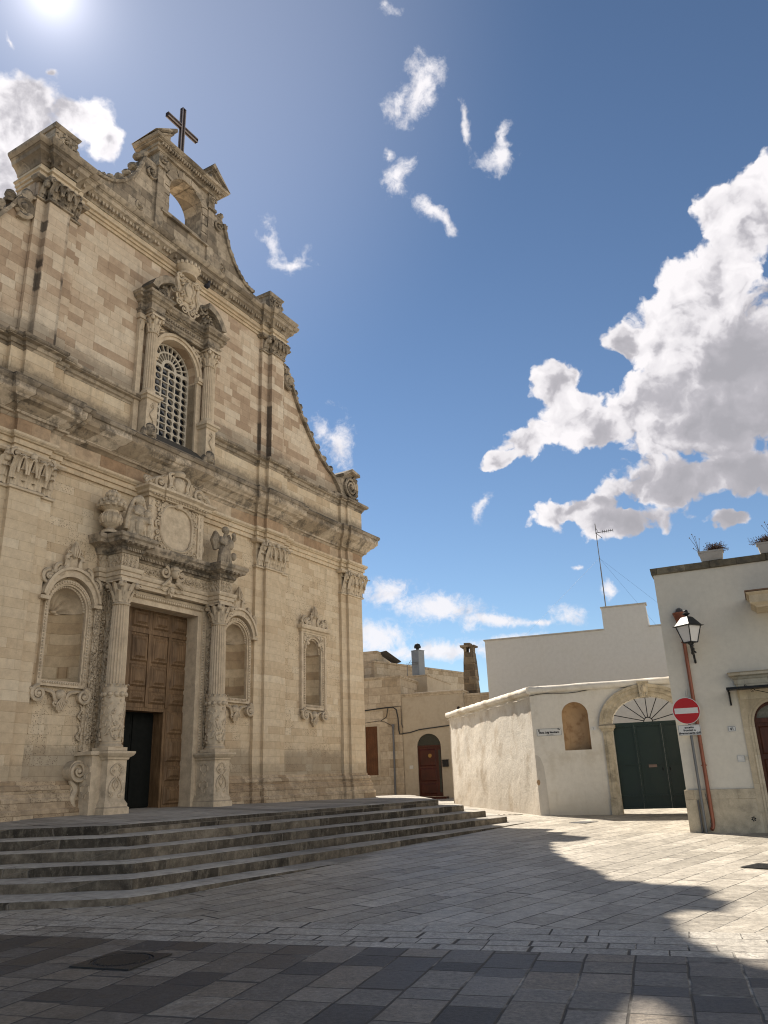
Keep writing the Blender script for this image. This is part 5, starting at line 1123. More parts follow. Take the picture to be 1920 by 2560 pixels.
for j in range(1, 6):
    q = pi / 2 * j / 5
    for i in range(N + 1): a = pi * i / N; vs.append((1.34 - .40 * cos(a) * cos(q), -.02 - .34 * sin(a) * cos(q), 3.25 + .38 * sin(q)))
nb.add(vs, [(j * (N + 1) + i, j * (N + 1) + i + 1, (j + 1) * (N + 1) + i + 1, (j + 1) * (N + 1) + i) for j in range(6) for i in range(N)] + [tuple(range(N + 1))]); nb.build('niche', M_OCHRE, yard, smooth=60)
cpv = [(-.46, 4.0), (.0, 3.96), (.05, 3.97), (.085, 4.03), (.085, 4.10), (.05, 4.17), (-.2, 4.21), (-.46, 4.19)]
b = MB(); b.sweep(sub([(-.02, 0), (6.2, 0)], .3), cpv); b.jitter(.010, 3); b.build('coping', M_WPL, yard, smooth=60)
b = MB()
for s in (1, -1):
    x0, x1 = sorted((GC + s * 1.045, GC + s * 1.36)); b.box(x0, x1, -.2, .075, -.2, .78); b.box(x0 + .02, x1 - .02, -.2, .06, .78, 2.72); b.box(x0 + .10, x1 - .10, .05, .085, .8, 2.70)
    b.sweep([(x0, -.1), (x0, .06), (x1, .06), (x1, -.1)], [(-.05, 2.70), (.02, 2.71), (.03, 2.76), (.07, 2.79), (.08, 2.86), (.05, 2.90), (-.05, 2.90)])
for w0, w1, d in ((0.0, .14, .05), (.14, .27, .08), (.27, .36, .11)):
    A_ = arc(GC, GS, GHW + w1, 0, 180, 28, GRZ + w1); B_ = arc(GC, GS, GHW + w0, 180, 0, 28, GRZ + w0); b.prism(A_ + B_, -.25 if w0 == 0 else -.02, d)
b.build('gate_arch', M_TUFF, yard, smooth=35)
b = MB(); b.prism([(GC - .12, 3.62), (GC + .12, 3.62), (GC + .15, 4.06), (GC - .15, 4.06)], -.02, .17); b.blob((GC, .16, 3.86), .08, .06, .12); b.scroll(GC, 3.98, .16, .06, 1.2, 0, 1, .025)
for t in (-1, 0, 1): b.blob((GC + t * .07, .16, 3.70), .035, .03, .06)
b.box(GC - .17, GC + .17, -.02, .2, 4.05, 4.10); b.build('keystone', M_TUFF, yard)
b = MB(); D_ = -.26
for x0, x1 in ((2.38, 3.032), (3.036, 3.812), (3.816, 4.56)):
    b.box(x0, x1, D_ - .02, D_, .47, 2.86)
    for x in (x0, x1 - .05): b.box(x, x + .05, D_ - .01, D_ + .045, .47, 2.86)
    for z in (.47, .80, 1.70, 2.81): b.box(x0 + .05, x1 - .05, D_ - .01, D_ + .036, z, z + .05)
b.box(2.38, 4.56, D_ - .04, D_ + .05, 2.862, 2.93); gate = b.build('gate', M_GREEN, yard, smooth=0)
b = MB(); b.box(3.31, 3.54, D_ + .003, D_ + .02, 1.62, 1.70); b.build('letter_slot', plain('dull_brass', (.22, .15, .12), .45, .5), gate, smooth=0)
b = MB()
for x in (3.9, 3.7): b.tube([(x, D_ + .03, 1.6), (x, D_ + .06, 1.58), (x, D_ + .06, 1.52)], .012)
b.build('handle', M_IRON, gate)
b = MB()
b.tube([(GC + .13 * cos(a * pi / 12), D_, 2.93 + .13 * sin(a * pi / 12)) for a in range(13)], .016)
for i in range(7):
    a = rad(14 + i * 152 / 6); r1 = 1 / math.sqrt((cos(a) / 1.07) ** 2 + (sin(a) / .78) ** 2)
    b.tube([(GC + .13 * cos(a), D_, 2.93 + .13 * sin(a)), (GC + r1 * cos(a), D_, 2.93 + r1 * sin(a))], .014)
b.build('fanlight_bars', M_IRON, gate)
b = MB(); b.prism([(.004, -.1), (.30, -.1), (.27, 1.2), (.24, 1.75), (.16, 2.02), (.06, 2.10), (.004, 2.10)], .0005, .006); b.build('grey_patch', plaster('patch_grey', (0.55, 0.515, 0.46), (0.40, 0.36, 0.30), .5, .006), yard, smooth=0)  # thin, slightly darker grey patch with a rounded top at the wall corner
b = MB(); b.blob((.03, .0, 1.30), .055, .03, .085, 10, 8); b.jitter(.008, 2); b.build('bare_stone', M_OCHRE, yard)
# the rough side wall, bulging and uneven
from mathutils import noise as mnoise
sw = MB(); NX, NZ, LW = 84, 40, 9.3; vs = []
for j in range(NZ + 1):
    for i in range(NX + 1):
        x = -LW + LW * i / NX; z = -.3 + 4.3 * j / NZ
        d = .030 * mnoise.noise(Vector((x * .9, z * .9, 3.1))) + .010 * mnoise.noise(Vector((x * 3.3, z * 3.3, 7.7))) + .006 * mnoise.noise(Vector((x * 9, z * 9, 1.7)))
        vs.append((x, d * min(1, (-x) * 3 + .05), z))
sw.add(vs, [(j * (NX + 1) + i, j * (NX + 1) + i + 1, (j + 1) * (NX + 1) + i + 1, (j + 1) * (NX + 1) + i) for j in range(NZ) for i in range(NX)])
sw.box(-LW, -.02, -.5, -.06, -.3, 3.98)
vs = [(-LW, 0.02, -.3), (-LW, .02, 4.0), (-LW, -.5, 4.0), (-LW, -.5, -.3)]; sw.add(vs, [(0, 1, 2, 3)])
o = sw.build('side_wall', M_WPL2, yard, smooth=60); o.rotation_euler = (0, 0, rad(-78) - RZW)
b = MB(); pl = sub([(-LW - .12, 0), (0.06, 0)], .22); rn = random.Random(9); pl = [(x, d + rn.uniform(-.012, .012)) for x, d in pl]
b.sweep(pl, [(-.5, 3.98), (.02, 3.95), (.10, 3.955), (.148, 4.01), (.155, 4.075), (.12, 4.14), (.01, 4.19), (-.25, 4.21), (-.5, 4.18)]); b.jitter(.014, 4)
o = b.build('side_coping', M_WPL2, yard, smooth=70); o.rotation_euler = (0, 0, rad(-78) - RZW)
b = MB(); rn = random.Random(2)
b.tube([(.0 + .25 * i, .02 + .01 * (i % 2), 3.90 + .03 * sin(i * .9) + .008 * i) for i in range(14)], .011)
b.build('cable', M_CABLE, yard)
b = MB(); b.tube([(-LW + .3 * i, .09, 3.84 + .02 * sin(i * 1.3)) for i in range(32)], .013)
o = b.build('cable', M_WPL2, yard); o.rotation_euler = (0, 0, rad(-78) - RZW)
def sheet(name, w_, h_, x, z, d, frame_loc, frame_rz, label, cat, draw, th=.012, border=True):
    """enamelled plate with lettering; draw(mb) adds the dark marks (slot 1)"""
    b = MB(); b.box(-w_ / 2, w_ / 2, 0, th, -h_ / 2, h_ / 2, 0)
    if border:
        t = .006
        for (x0, x1, z0, z1) in ((-w_ / 2 + .008, w_ / 2 - .008, h_ / 2 - .008 - t, h_ / 2 - .008), (-w_ / 2 + .008, w_ / 2 - .008, -h_ / 2 + .008, -h_ / 2 + .008 + t), (-w_ / 2 + .008, -w_ / 2 + .008 + t, -h_ / 2 + .0181, h_ / 2 - .0181), (w_ / 2 - .008 - t, w_ / 2 - .008, -h_ / 2 + .0181, h_ / 2 - .0181)):
            b.box(x0, x1, th - .002, th + .002, z0, z1, 1)
    draw(b, th + .001)
    o = b.build(name, [M_ENAM, M_INK], None, smooth=0)
    o.location = Vector(frame_loc) + Matrix.Rotation(frame_rz, 3, 'Z') @ Vector((x, -d, z)); o.rotation_euler = (0, 0, frame_rz); return tag(o, label, cat)
M_ENAM = plain('white_enamel', (0.62, 0.62, 0.60), .35, 0, .12, 5); M_INK = plain('black_lettering', (0.012, 0.012, 0.014), .5)
def street(b, d):
    lettering(b, 'Via', .30, .055, d, .058, 1, bold=.003); lettering(b, 'Mons. Luigi Montinaro', 0.0, -.035, d, .083, 1, sx=.82, bold=.004); lettering(b, 'gia via Chiesa', .02, -.088, d, .038, 1)
    b.prism([(-.33, .075), (-.33, .03), (-.31, .015), (-.29, .03), (-.29, .075)][::-1], d - .002, d + .001, 1); b.box(-.335, -.285, d - .002, d + .001, .080, .090, 1)
sheet('street_name_sign', .77, .225, .505, 2.768, .002, WC, RZW, 'white street name plate reading Mons. Luigi Montinaro beside the ochre niche', 'sign', street)
sheet('house_number_plate', .15, .108, 1.856, 2.81, .002, WC, RZW, 'small white number plate reading 2 beside the green gate arch', 'number plate', lambda b, d: lettering(b, '2', 0, -.028, d, .075, 1), border=False)

# ================================================================== WHITE BUILDING BEHIND THE GATE
up = thing('white_building', WC, RZW, 'plain white rendered building with a raised parapet block behind the courtyard wall', 'building')
b = MB(); b.plate([(-2.85, -.3), (9, -.3), (9, 6.90), (3.78, 6.90), (3.78, 7.82), (2.06, 7.82), (2.06, 6.93), (-2.85, 6.93)], [], -14.0, -7.0); b.build('wall', M_WHITE, up, smooth=0)
b = MB()
for x0, x1, z in ((-2.90, 2.05, 6.93), (3.79, 9.0, 6.90), (2.02, 3.83, 7.82)): b.box(x0, x1, -7.5, -6.955, z + .002, z + .05)
b.build('parapet_edge', plaster('grey_edge', (.45, .42, .37), (.25, .23, .2), .5), up, smooth=0)
ant = thing('television_antenna', WC + Matrix.Rotation(RZW, 3, 'Z') @ Vector((2.19, 8.0, 7.87)), RZW, 'thin guyed aerial mast on the raised parapet of the white building', 'antenna')
b = MB(); b.tube([(0, 0, -.05), (0, 0, 1.9)], .026); b.tube([(0, 0, 1.9), (0, 0, 3.85)], .019); b.build('mast', plain('galvanised', (.20, .19, .18), .5, .5), ant)
b = MB(); b.tube([(-.05, .03, 3.42), (.72, .03, 3.45)], .014)
for i in range(6): b.tube([(.28 + i * .085, .03 - .13 + .006 * i, 3.43), (.28 + i * .085, .03 + .13 - .006 * i, 3.44)], .008); b.tube([(.28 + i * .085, .03, 3.36), (.28 + i * .085, .03, 3.51)], .009)
b.tube([(0, 0, 3.42), (.22, .05, 3.16)], .012); b.tube([(.1, .03, 3.42), (.02, .03, 3.62)], .010); b.build('aerial', M_IRON, ant)
b = MB()
for x, d, z in ((-3.3, 1.0, -.85), (1.9, .6, -.9), (2.9, .8, -.9)): b.tube([(0, 0, 2.3), (x, d, z)], .0026, 4)
b.build('guy_wire', M_IRON, ant)

# ================================================================== TAN HOUSES BEYOND THE CHURCH
TC = Vector((1.9156, 42.2737, 0)); RZT = rad(90 - 109)
TAN = [(0, (0.34, 0.27, 0.185)), (.4, (0.43, 0.355, 0.26)), (1, (0.52, 0.445, 0.34))]
M_TAN = stone('tan_house_stone', TAN, .42, .75, .012, .78, .4, .4, lichen=.12, bumpd=.012); M_TAN2 = plaster('tan_render', (0.42, 0.355, 0.265), (0.29, 0.235, 0.165), .45, .006); M_TANC = stone('tan_coping', TAN, usejoint=False, mottle=.4, streak=.5, lichen=.35, top=.8)
M_SHUT = wood('brown_shutter', (0.085, 0.032, 0.012), (0.16, 0.065, 0.028), .5); M_RED = wood('red_door_wood', (0.038, 0.007, 0.004), (0.07, 0.014, 0.008), .4)
M_PIPE = plain('grey_pipe', (.12, .12, .125), .5, .3)
def parts_thing(o): return lambda mb, name, mat, **kw: mb.build(name, mat, o, **kw)
h1 = thing('stone_house', TC, RZT, 'tan house of squared stone blocks with a brown shuttered window beside the church', 'house'); P1 = parts_thing(h1)
b = MB(); b.plate([(-16, -.3), (-1.44, -.3), (-1.44, 6.70), (-16, 6.70)], [[(-3.56, 1.75), (-2.86, 1.75), (-2.86, 4.25), (-3.56, 4.25)]], -.4, .06); b.box(-16, -1.445, -6.0, -.4, -.3, 6.69); P1(b, 'wall', M_TAN, smooth=0)
b = MB(); b.sweep([(-16, .06), (-1.44, .06), (-1.44, -6)], [(-.2, 6.70), (.01, 6.70), (.03, 6.76), (.06, 6.78), (.06, 6.86), (-.2, 6.89)]); P1(b, 'coping', M_TANC)
b = MB(); b.box(-3.9, -2.55, .055, .10, 1.50, 1.66); b.box(-2.855, -2.72, .05, .075, 1.66, 4.36); b.box(-3.70, -3.565, .05, .075, 1.66, 4.36); b.box(-3.565, -2.855, .05, .075, 4.255, 4.36); wf = P1(b, 'window_frame', M_TAN2, smooth=0)
b = MB(); b.box(-3.56, -2.86, -.05, -.02, 1.75, 4.25)
for i in range(44): b.box(-3.52, -2.90, -.02, -.005, 1.8 + i * .055, 1.835 + i * .055)
b.build('shutter', M_SHUT, wf, smooth=0)
b = MB(); b.tube([(-1.94, .11, .5), (-1.93, .11, 4.0), (-1.93, .11, 4.15)], .05); b.lathe((-1.93, .12, 4.1), [(.05, 0), (.08, .1), (.08, .2)], 10); P1(b, 'downpipe', M_PIPE)
b = MB(); b.tube([(-5.5, .09, 4.98), (-3.6, .09, 5.10), (-2.3, .09, 5.19), (-1.9, .09, 5.19), (-1.72, .09, 5.05), (-1.64, .09, 4.6), (-1.62, .09, 4.0), (-1.58, .09, 3.78), (-1.4, .08, 3.78)], .032)
b.tube([(-2.4, .09, 5.2), (-1.45, .09, 5.22), (-1.46, .09, 4.3), (-1.4, .06, 4.1)], .016); b.tube([(-3.6, .08, 4.45), (-2.7, .08, 4.52), (-2.4, .08, 4.45), (-1.95, .08, 4.2)], .014); b.tube([(-2.2, .08, 5.15), (-2.3, .08, 4.7), (-2.65, .08, 4.5)], .018); P1(b, 'cable', M_CABLE)
h2 = thing('rendered_house', TC, RZT, 'tan rendered house with a dark red arched door at the end of the lane', 'house'); P2 = parts_thing(h2)
b = MB(); b.plate([(-1.43, -.3), (1.96, -.3), (1.96, 5.70), (-1.43, 5.70)], [[(-.68, .62), (.62, .62)] + arc(-.03, 3.07, .65, 0, 180, 16, .66)], -.35, 0); b.box(-1.43, 1.955, -6, -.36, -.3, 5.69); P2(b, 'wall', M_TAN2, smooth=0)
b = MB(); b.sweep([(-1.43, 0), (1.96, 0), (1.96, -4)], [(-.2, 5.66), (.02, 5.67), (.03, 5.76), (.07, 5.79), (.07, 5.86), (-.2, 5.90)]); P2(b, 'coping', M_TANC)
b = MB(); b.box(1.965, 3.9, -6, -.22, -.3, 5.55); b.box(1.965, 4.0, -6.1, -.16, 5.552, 5.66); P2(b, 'side_block', M_TAN, smooth=0)
b = MB(); b.box(-.68, .38, -.16, -.11, .62, 3.06); b.box(.38, .62, -.16, -.10, .62, 3.06); b.box(-.70, .64, -.17, -.08, 3.06, 3.14); b.box(-.9, .9, -.1, .5, .40, .60)
dr = P2(b, 'door', M_RED, smooth=0); b = MB()
for z0, z1 in ((.72, 1.25), (1.35, 2.0), (2.1, 2.95)): b.frustum(-.60, .30, z0, z1, -.109, -.09, .05)
b.build('door_panel', M_RED, dr, smooth=0); b = MB(); b.box(.44, .56, -.099, -.09, .8, 2.9); b.prism([(-.03, 3.14), (.60, 3.14)] + arc(-.03, 3.14, .63, 0, 180, 16, .58)[1:], -.14, -.12); b.build('door_glass', plain('greenish_glass', (.02, .025, .022), .15, 0, .5), dr, smooth=0)
b = MB(); b.prism(arc(-.02, 2.62, .10, 0, 300, 14), -.085, -.075); b.build('door_knocker', plain('brass', (.25, .16, .06), .4, .8), dr)
b = MB(); b.box(.68, .99, .0, .11, 2.04, 2.36); b.box(.66, 1.0, .0, .13, 2.34, 2.39); P2(b, 'letter_box', M_IRON, smooth=0)
b = MB(); b.box(-1.13, -.93, .0, .02, 1.99, 2.17); P2(b, 'doorbell_plate', plain('pale_plate', (.5, .48, .44), .4), smooth=0)
b = MB(); b.box(.92, 1.24, .0, .015, 1.02, 1.44); P2(b, 'meter_cover', M_TAN2, smooth=0); b = MB(); b.prism(archpoly(1.70, .07, 4.55, 4.95), .001, .02); P2(b, 'vent_slot', M_IRON, smooth=0)
b = MB(); b.tube([(-1.42, .06, 3.80), (-1.0, .06, 3.83), (-.5, .06, 3.95), (.4, .06, 4.02), (1.3, .05, 4.09), (1.95, .05, 4.14)], .028); P2(b, 'cable', M_CABLE)
b = MB(); q = [(1.72, 5.66), (2.55, 5.66), (2.42, 8.26), (1.82, 8.26)]
b.plate(q, [[(2.03, 8.0), (2.21, 8.0), (2.21, 8.24), (2.03, 8.24)]] if False else [], -1.95, -1.25)
b = MB()
for z0, z1, i0_, i1_ in ((5.6, 6.5, 0, .05), (6.5, 7.4, .05, .09), (7.4, 7.98, .09, .12)): b.prism([(1.72 + i0_ * .7, z0), (2.55 - i0_ * .7, z0), (2.55 - i1_, z1), (1.72 + i1_, z1)], -1.95, -1.25)
b.box(1.84, 2.02, -1.93, -1.27, 7.98, 8.28); b.box(2.22, 2.42, -1.93, -1.27, 7.98, 8.28); b.box(1.66, 2.56, -2.05, -1.15, 8.28, 8.37); b.box(1.84, 2.24, -1.9, -1.4, 8.37, 8.52); b.jitter(.02, 5); b.box(1.98, 2.28, -1.3, -1.235, 5.75, 6.0)
b.v = [(2.13 + (x - 2.13) * .9, d, z) for x, d, z in b.v]
P2(b, 'stone_chimney', stone('chimney_stone', [(0, (.10, .075, .05)), (.5, (.17, .13, .085)), (1, (.26, .205, .14))], .35, .5, .02, 1.6, .5, .4, lichen=.4), smooth=0)
h3 = thing('roof_house', TC, RZT, 'tan rooftop block with a grey metal flue behind the stone house', 'house'); P3 = parts_thing(h3)
b = MB(); b.box(-8, -.82, -8.3, -3.0, 4, 7.12); P3(b, 'wall', M_TAN2, smooth=0); b = MB(); b.sweep([(-8, -3.0), (-.82, -3.0), (-.82, -8.3)], [(-.2, 7.08), (.01, 7.09), (.04, 7.12), (.04, 7.18), (-.2, 7.19)]); P3(b, 'coping', M_TANC)
fl = MB(); ca, sa = cos(rad(22)), sin(rad(22))
def rotbox(mb, cx, cd, hw, hd, z0, z1):
    pts = [(cx + a * hw * ca - c_ * hd * sa, cd + a * hw * sa + c_ * hd * ca) for a, c_ in ((-1, -1), (1, -1), (1, 1), (-1, 1))]
    mb.add([(x, d, z0) for x, d in pts] + [(x, d, z1) for x, d in pts], [(0, 3, 2, 1), (4, 5, 6, 7), (0, 1, 5, 4), (1, 2, 6, 5), (2, 3, 7, 6), (3, 0, 4, 7)])
rotbox(fl, -1.48, -3.6, .27, .27, 7.0, 8.66); rotbox(fl, -1.48, -3.6, .29, .29, 8.66, 8.70); fo = P3(fl, 'metal_flue', plain('flue_steel', (.20, .215, .23), .45, .35, .25, 3), smooth=0)
b = MB(); b.lathe((-1.48, -3.6, 8.70), [(.09, 0), (.09, .13), (.20, .14), (.21, .22), (.16, .36), (.03, .42)], 14); b.build('flue_cowl', M_IRON, fo)
b = MB()
for z in (7.85, 7.95): b.tube([(-1.95, -3.25, z), (-1.4, -3.25, z + .02)], .015)
b.tube([(-2.05, -3.2, 7.1), (-2.05, -3.2, 7.95)], .018); b.tube([(-2.05, -3.2, 7.75), (-1.8, -3.2, 8.1)], .012); b.build('flue_stay', M_PIPE, fo)
h4 = thing('back_house', TC, RZT, 'far tan wall with a long sloping roofline and a solar panel behind the metal flue', 'house'); P4 = parts_thing(h4)
b = MB(); b.box(-14, -4.2, -6.5, -4.0, 4, 8.98); P4(b, 'end_wall', M_TAN, smooth=0)
b = MB(); b.box(-.3, 9.3, -2.5, 0, 4, 8.25); o = P4(b, 'long_wall', M_TAN, smooth=0); o.location = (-4.2, 4.0, 0); o.rotation_euler = (0, 0, rad(90 - 40) - RZT)
b = MB(); b.sweep([(-.3, 0), (9.32, 0), (9.32, -2.5)], [(-.2, 8.20), (.01, 8.21), (.06, 8.26), (.06, 8.35), (-.2, 8.37)]); o = P4(b, 'long_coping', M_TANC); o.location = (-4.2, 4.0, 0); o.rotation_euler = (0, 0, rad(90 - 40) - RZT)
b = MB(); b.add([(-4.35, -4.6, 8.95), (-3.85, -4.7, 9.05), (-3.2, -5.6, 8.45), (-3.7, -5.6, 8.35), (-4.35, -4.65, 8.90), (-3.85, -4.75, 9.0), (-3.2, -5.65, 8.40), (-3.7, -5.65, 8.3)], [(0, 1, 2, 3), (7, 6, 5, 4), (0, 4, 5, 1), (1, 5, 6, 2), (2, 6, 7, 3), (3, 7, 4, 0)]); P4(b, 'solar_panel', plain('panel_back', (.07, .065, .06), .5), smooth=0)

# ================================================================== WHITE HOUSE ON THE RIGHT
HC = Vector((6.6212, 18.7185, 0)); RZH = rad(90 - 115)
wh = thing('white_house', HC, RZH, 'cream rendered house with stone plinth and arched doorway at the right edge', 'house'); PH = parts_thing(wh)
M_PLINTH = stone('plinth_slab', [(0, (.44, .37, .27)), (.5, (.52, .45, .335)), (1, (.58, .515, .40))], .9, 1.6, .005, .8, .45, .4, lichen=.2, bumpd=.006)
M_SURR = stone('door_surround_stone', [(0, (.46, .385, .27)), (.5, (.54, .46, .335)), (1, (.60, .53, .40))], .6, .9, .003, .9, .35, .45, lichen=.05, bumpd=.004)
M_COPE = stone('mossy_coping', [(0, (.10, .085, .06)), (.5, (.20, .175, .125)), (1, (.33, .29, .22))], .5, .6, .012, .7, .6, .3, lichen=.6, top=.4, bumpd=.02)
M_BLACKDIRT = plain('mortar_edge', (.16, .10, .065), .9)
DX, DHW, DS, DTOP = 2.10, .44, 2.46, 2.93
b = MB(); b.plate([(0, -.3), (9, -.3), (9, 6.11), (0, 6.11)], [[(DX - DHW, -.1), (DX + DHW, -.1)] + arc(DX, DS, DHW, 0, 180, 18, DTOP - DS)], -.35, 0); b.box(0.001, 9, -9, -.36, -.3, 6.10); PH(b, 'wall', M_HOUSE, smooth=0)
b = MB(); b.sweep(sub([(0, -5), (0, 0), (9, 0)], .4), [(-.4, 6.11), (.02, 6.11), (.05, 6.12), (.055, 6.27), (-.4, 6.29)]); b.jitter(.006, 4); PH(b, 'coping', M_COPE)
b = MB(); b.sweep([(0, -3), (0, 0), (1.42, 0)], [(-.1, -.2), (.045, -.2), (.045, 1.095), (-.1, 1.11)]); PH(b, 'plinth', M_PLINTH, smooth=0)
b = MB()
for i in range(6):
    a = pi / 3 * i + .3; b.prism([(1.30 + .014 * cos(a) - .010 * sin(a), .474 + .014 * sin(a) + .010 * cos(a)), (1.30 + .048 * cos(a) - .014 * sin(a), .474 + .048 * sin(a) + .014 * cos(a)), (1.30 + .052 * cos(a), .474 + .052 * sin(a)), (1.30 + .048 * cos(a) + .014 * sin(a), .474 + .048 * sin(a) - .014 * cos(a)), (1.30 + .014 * cos(a) + .010 * sin(a), .474 + .014 * sin(a) - .010 * cos(a))], .044, .048)
PH(b, 'star_vent', M_IRON, smooth=0)
b = MB(); b.plate([(1.42, -.1), (DX - DHW, -.1), (DX - DHW, DS)] + arc(DX, DS, DHW, 180, 0, 18, DTOP - DS)[1:] + [(DX + DHW, -.1), (2 * DX - 1.42, -.1), (2 * DX - 1.42, 3.36), (1.42, 3.36)], [], -.25, .03)
for w0, w1 in ((.0, .05), (.065, .11)):
    A_ = arc(DX, DS, DHW + w1, 0, 180, 20, DTOP - DS + w1); B_ = arc(DX, DS, DHW + w0, 180, 0, 20, DTOP - DS + w0); b.prism(A_ + B_, .0, .042)
    for s in (1, -1): b.box(*sorted((DX + s * (DHW + w0), DX + s * (DHW + w1))), .0, .042, -.1, DS)
PH(b, 'door_surround', M_SURR, smooth=0)
b = MB(); b.sweep([(1.40, .0), (1.40, .03), (2.80, .03), (2.80, .0)], [(-.03, 3.33), (.01, 3.335), (.01, 3.44), (.03, 3.46), (.05, 3.50), (.10, 3.53), (.10, 3.58), (.12, 3.60), (-.03, 3.62)]); PH(b, 'door_cornice', M_SURR, smooth=15)
M_BRDOOR = wood('brown_door_wood', (.05, .016, .008), (.10, .034, .018), .4)
b = MB(); b.box(DX - DHW, DX + DHW, -.2, -.14, .1, DS + .02); b.box(DX - DHW, DX + DHW, -.2, -.10, DS + .02, DS + .12)
for s in (1, -1):
    for z0, z1 in ((.3, 1.0), (1.1, 1.7), (1.8, 2.4)): b.frustum(*sorted((DX + s * .06, DX + s * .38)), z0, z1, -.139, -.115, .03)
A_ = arc(DX, DS + .1, DHW, 0, 180, 18, DTOP - DS - .1); B_ = arc(DX, DS + .1, DHW - .06, 180, 0, 18, DTOP - DS - .17); b.prism(A_ + B_, -.19, -.1)
dr = PH(b, 'door', M_BRDOOR, smooth=0); b = MB(); b.prism(arc(DX, DS + .12, DHW - .05, 0, 180, 18, DTOP - DS - .18), -.16, -.15); b.build('fanlight_glass', plain('mottled_glass', (.14, .13, .10), .25, 0, .6, 14), dr, smooth=0)
b = MB(); b.box(1.235, 2.95, .02, .62, 3.205, 3.215); b.box(1.225, 2.96, .60, .64, 3.185, 3.235); b.box(1.225, 1.26, .0, .60, 3.18, 3.225); b.box(2.92, 2.96, .0, .60, 3.18, 3.225)
for x in (1.25, 2.94): b.tube([(x, .02, 2.90), (x, .06, 3.0), (x, .40, 3.18)], .016); b.box(x - .018, x + .018, .0, .035, 2.88, 3.19)
b.scroll(1.75, 3.15, .3, .05, 1.2, 0, 1, .008); b.tube([(1.78, .3, 3.17), (2.0, .3, 3.10), (2.2, .3, 3.04)], .008); b.scroll(1.62, 3.245, .6, .025, 1.1, 0, 1, .008); PH(b, 'iron_canopy', M_IRON, smooth=0)
b = MB(); b.sweep([(2.04, -.02), (2.04, .95), (6, .95), (6, -.02)], [(-.8, 4.90), (-.10, 4.90), (-.08, 4.94), (-.03, 4.97), (.0, 5.0), (.0, 5.17), (.03, 5.19), (.06, 5.23), (-.8, 5.24)]); PH(b, 'balcony_slab', M_SURR, smooth=20)
b = MB(); b.box(1.96, 6.05, -.0, 1.03, 5.241, 5.27); PH(b, 'balcony_edge', M_BLACKDIRT, smooth=0)
M_COPPER = plain('copper_paint', (0.28, 0.10, 0.06), .38, .35, .35, 6, spec=.4)
b = MB(); b.tube([(.47, .085, 4.70), (.47, .085, .44), (.462, .088, .36), (.445, .11, .31), (.42, .145, .275)], .042, 12); b.lathe((.47, .085, 4.60), [(.05, 0), (.055, .12), (.155, .46), (.165, .48), (.165, .50), (.13, .50)], 18)
pipe = PH(b, 'drainpipe', M_COPPER, smooth=50)
for z in (4.38, 1.60):
    b = MB(); b.lathe((.47, .085, z), [(.041, 0), (.049, .005), (.049, .03), (.041, .035)], 14); b.box(.405, .535, .07, .10, z + .006, z + .028); b.build('pipe_clamp', M_COPPER, pipe)
b = MB(); b.lathe((.47, .085, 2.05), [(.0415, 0), (.046, .01), (.0415, .02)], 14); b.build('pipe_joint', M_COPPER, pipe)
b = MB(); b.tube([(.47, -.05, 5.12), (.47, .10, 5.14), (.47, .17, 5.10)], .085, 10); b.build('roof_outlet', M_PIPE, pipe)
b = MB(); b.box(1.184, 1.335, .0, .016, 1.655, 1.80); b.build('intercom', plain('steel_plate', (.42, .41, .39), .35, .4), wh, smooth=0); b = MB(); b.box(1.196, 1.323, .0165, .018, 1.70, 1.79); b.box(1.196, 1.323, .0165, .018, 1.668, 1.688); b.build('intercom_plate', plain('pale_panel', (.60, .58, .54), .3), wh, smooth=0)
b = MB(); b.box(1.345, 1.40, .0, .03, 1.695, 1.77); PH(b, 'bell_push', plain('cream_plastic', (.55, .50, .40), .4), smooth=0)
b = MB(); b.tube([(.222, .075, .15), (.222, .075, .88)], .022, 8); PH(b, 'conduit', M_PIPE)
b = MB(); b.tube([(.40, .06, 1.0), (.42, .065, .75), (.43, .07, .5), (.41, .07, .4)], .006, 5); PH(b, 'earth_wire', M_PIPE)
b = MB(); b.tube([(.30, .004, 3.10), (.33, .03, 3.2), (.36, .004, 3.32)], .012, 6); PH(b, 'wall_hook', M_HOUSE)
sheet('house_number_plate', .168, .118, 1.178, 2.373, .002, HC, RZH, 'small white number plate reading 41 on the cream wall', 'number plate', lambda b, d: lettering(b, '41', 0, -.030, d, .085, 1, bold=.003))
def at_h(x, d, z): return HC + Matrix.Rotation(RZH, 3, 'Z') @ Vector((x, -d, z))
# ---- wall lantern
lamp = thing('street_lamp', at_h(.645, .55, 4.30), RZH, 'black iron wall lantern with frosted panes on the cream house', 'lamp'); lamp.scale = (1.1, 1.1, 1.1); M_LAMP = plain('lamp_iron', (.030, .032, .034), .42, .5, .4, 8)
ROT = rad(37)
def rpt(x, d): return (x * cos(ROT) - d * sin(ROT), x * sin(ROT) + d * cos(ROT))
def taper(mb, r0, r1, z0, z1, mi=0):
    c0 = [rpt(a * r0, c_ * r0) for a, c_ in ((-1, -1), (1, -1), (1, 1), (-1, 1))]; c1 = [rpt(a * r1, c_ * r1) for a, c_ in ((-1, -1), (1, -1), (1, 1), (-1, 1))]
    mb.add([(x, d, z0) for x, d in c0] + [(x, d, z1) for x, d in c1], [(0, 3, 2, 1), (4, 5, 6, 7), (0, 1, 5, 4), (1, 2, 6, 5), (2, 3, 7, 6), (3, 0, 4, 7)], mi)
b = MB(); taper(b, .103, .103, 0, .02); taper(b, .205, .23, .345, .36); taper(b, .20, .085, .36, .54); taper(b, .085, .06, .54, .555); b.lathe((0, 0, .555), [(.045, 0), (.03, .03), (.075, .05), (.08, .07), (.04, .09), (.045, .12), (.03, .145), (.0, .15)], 12)
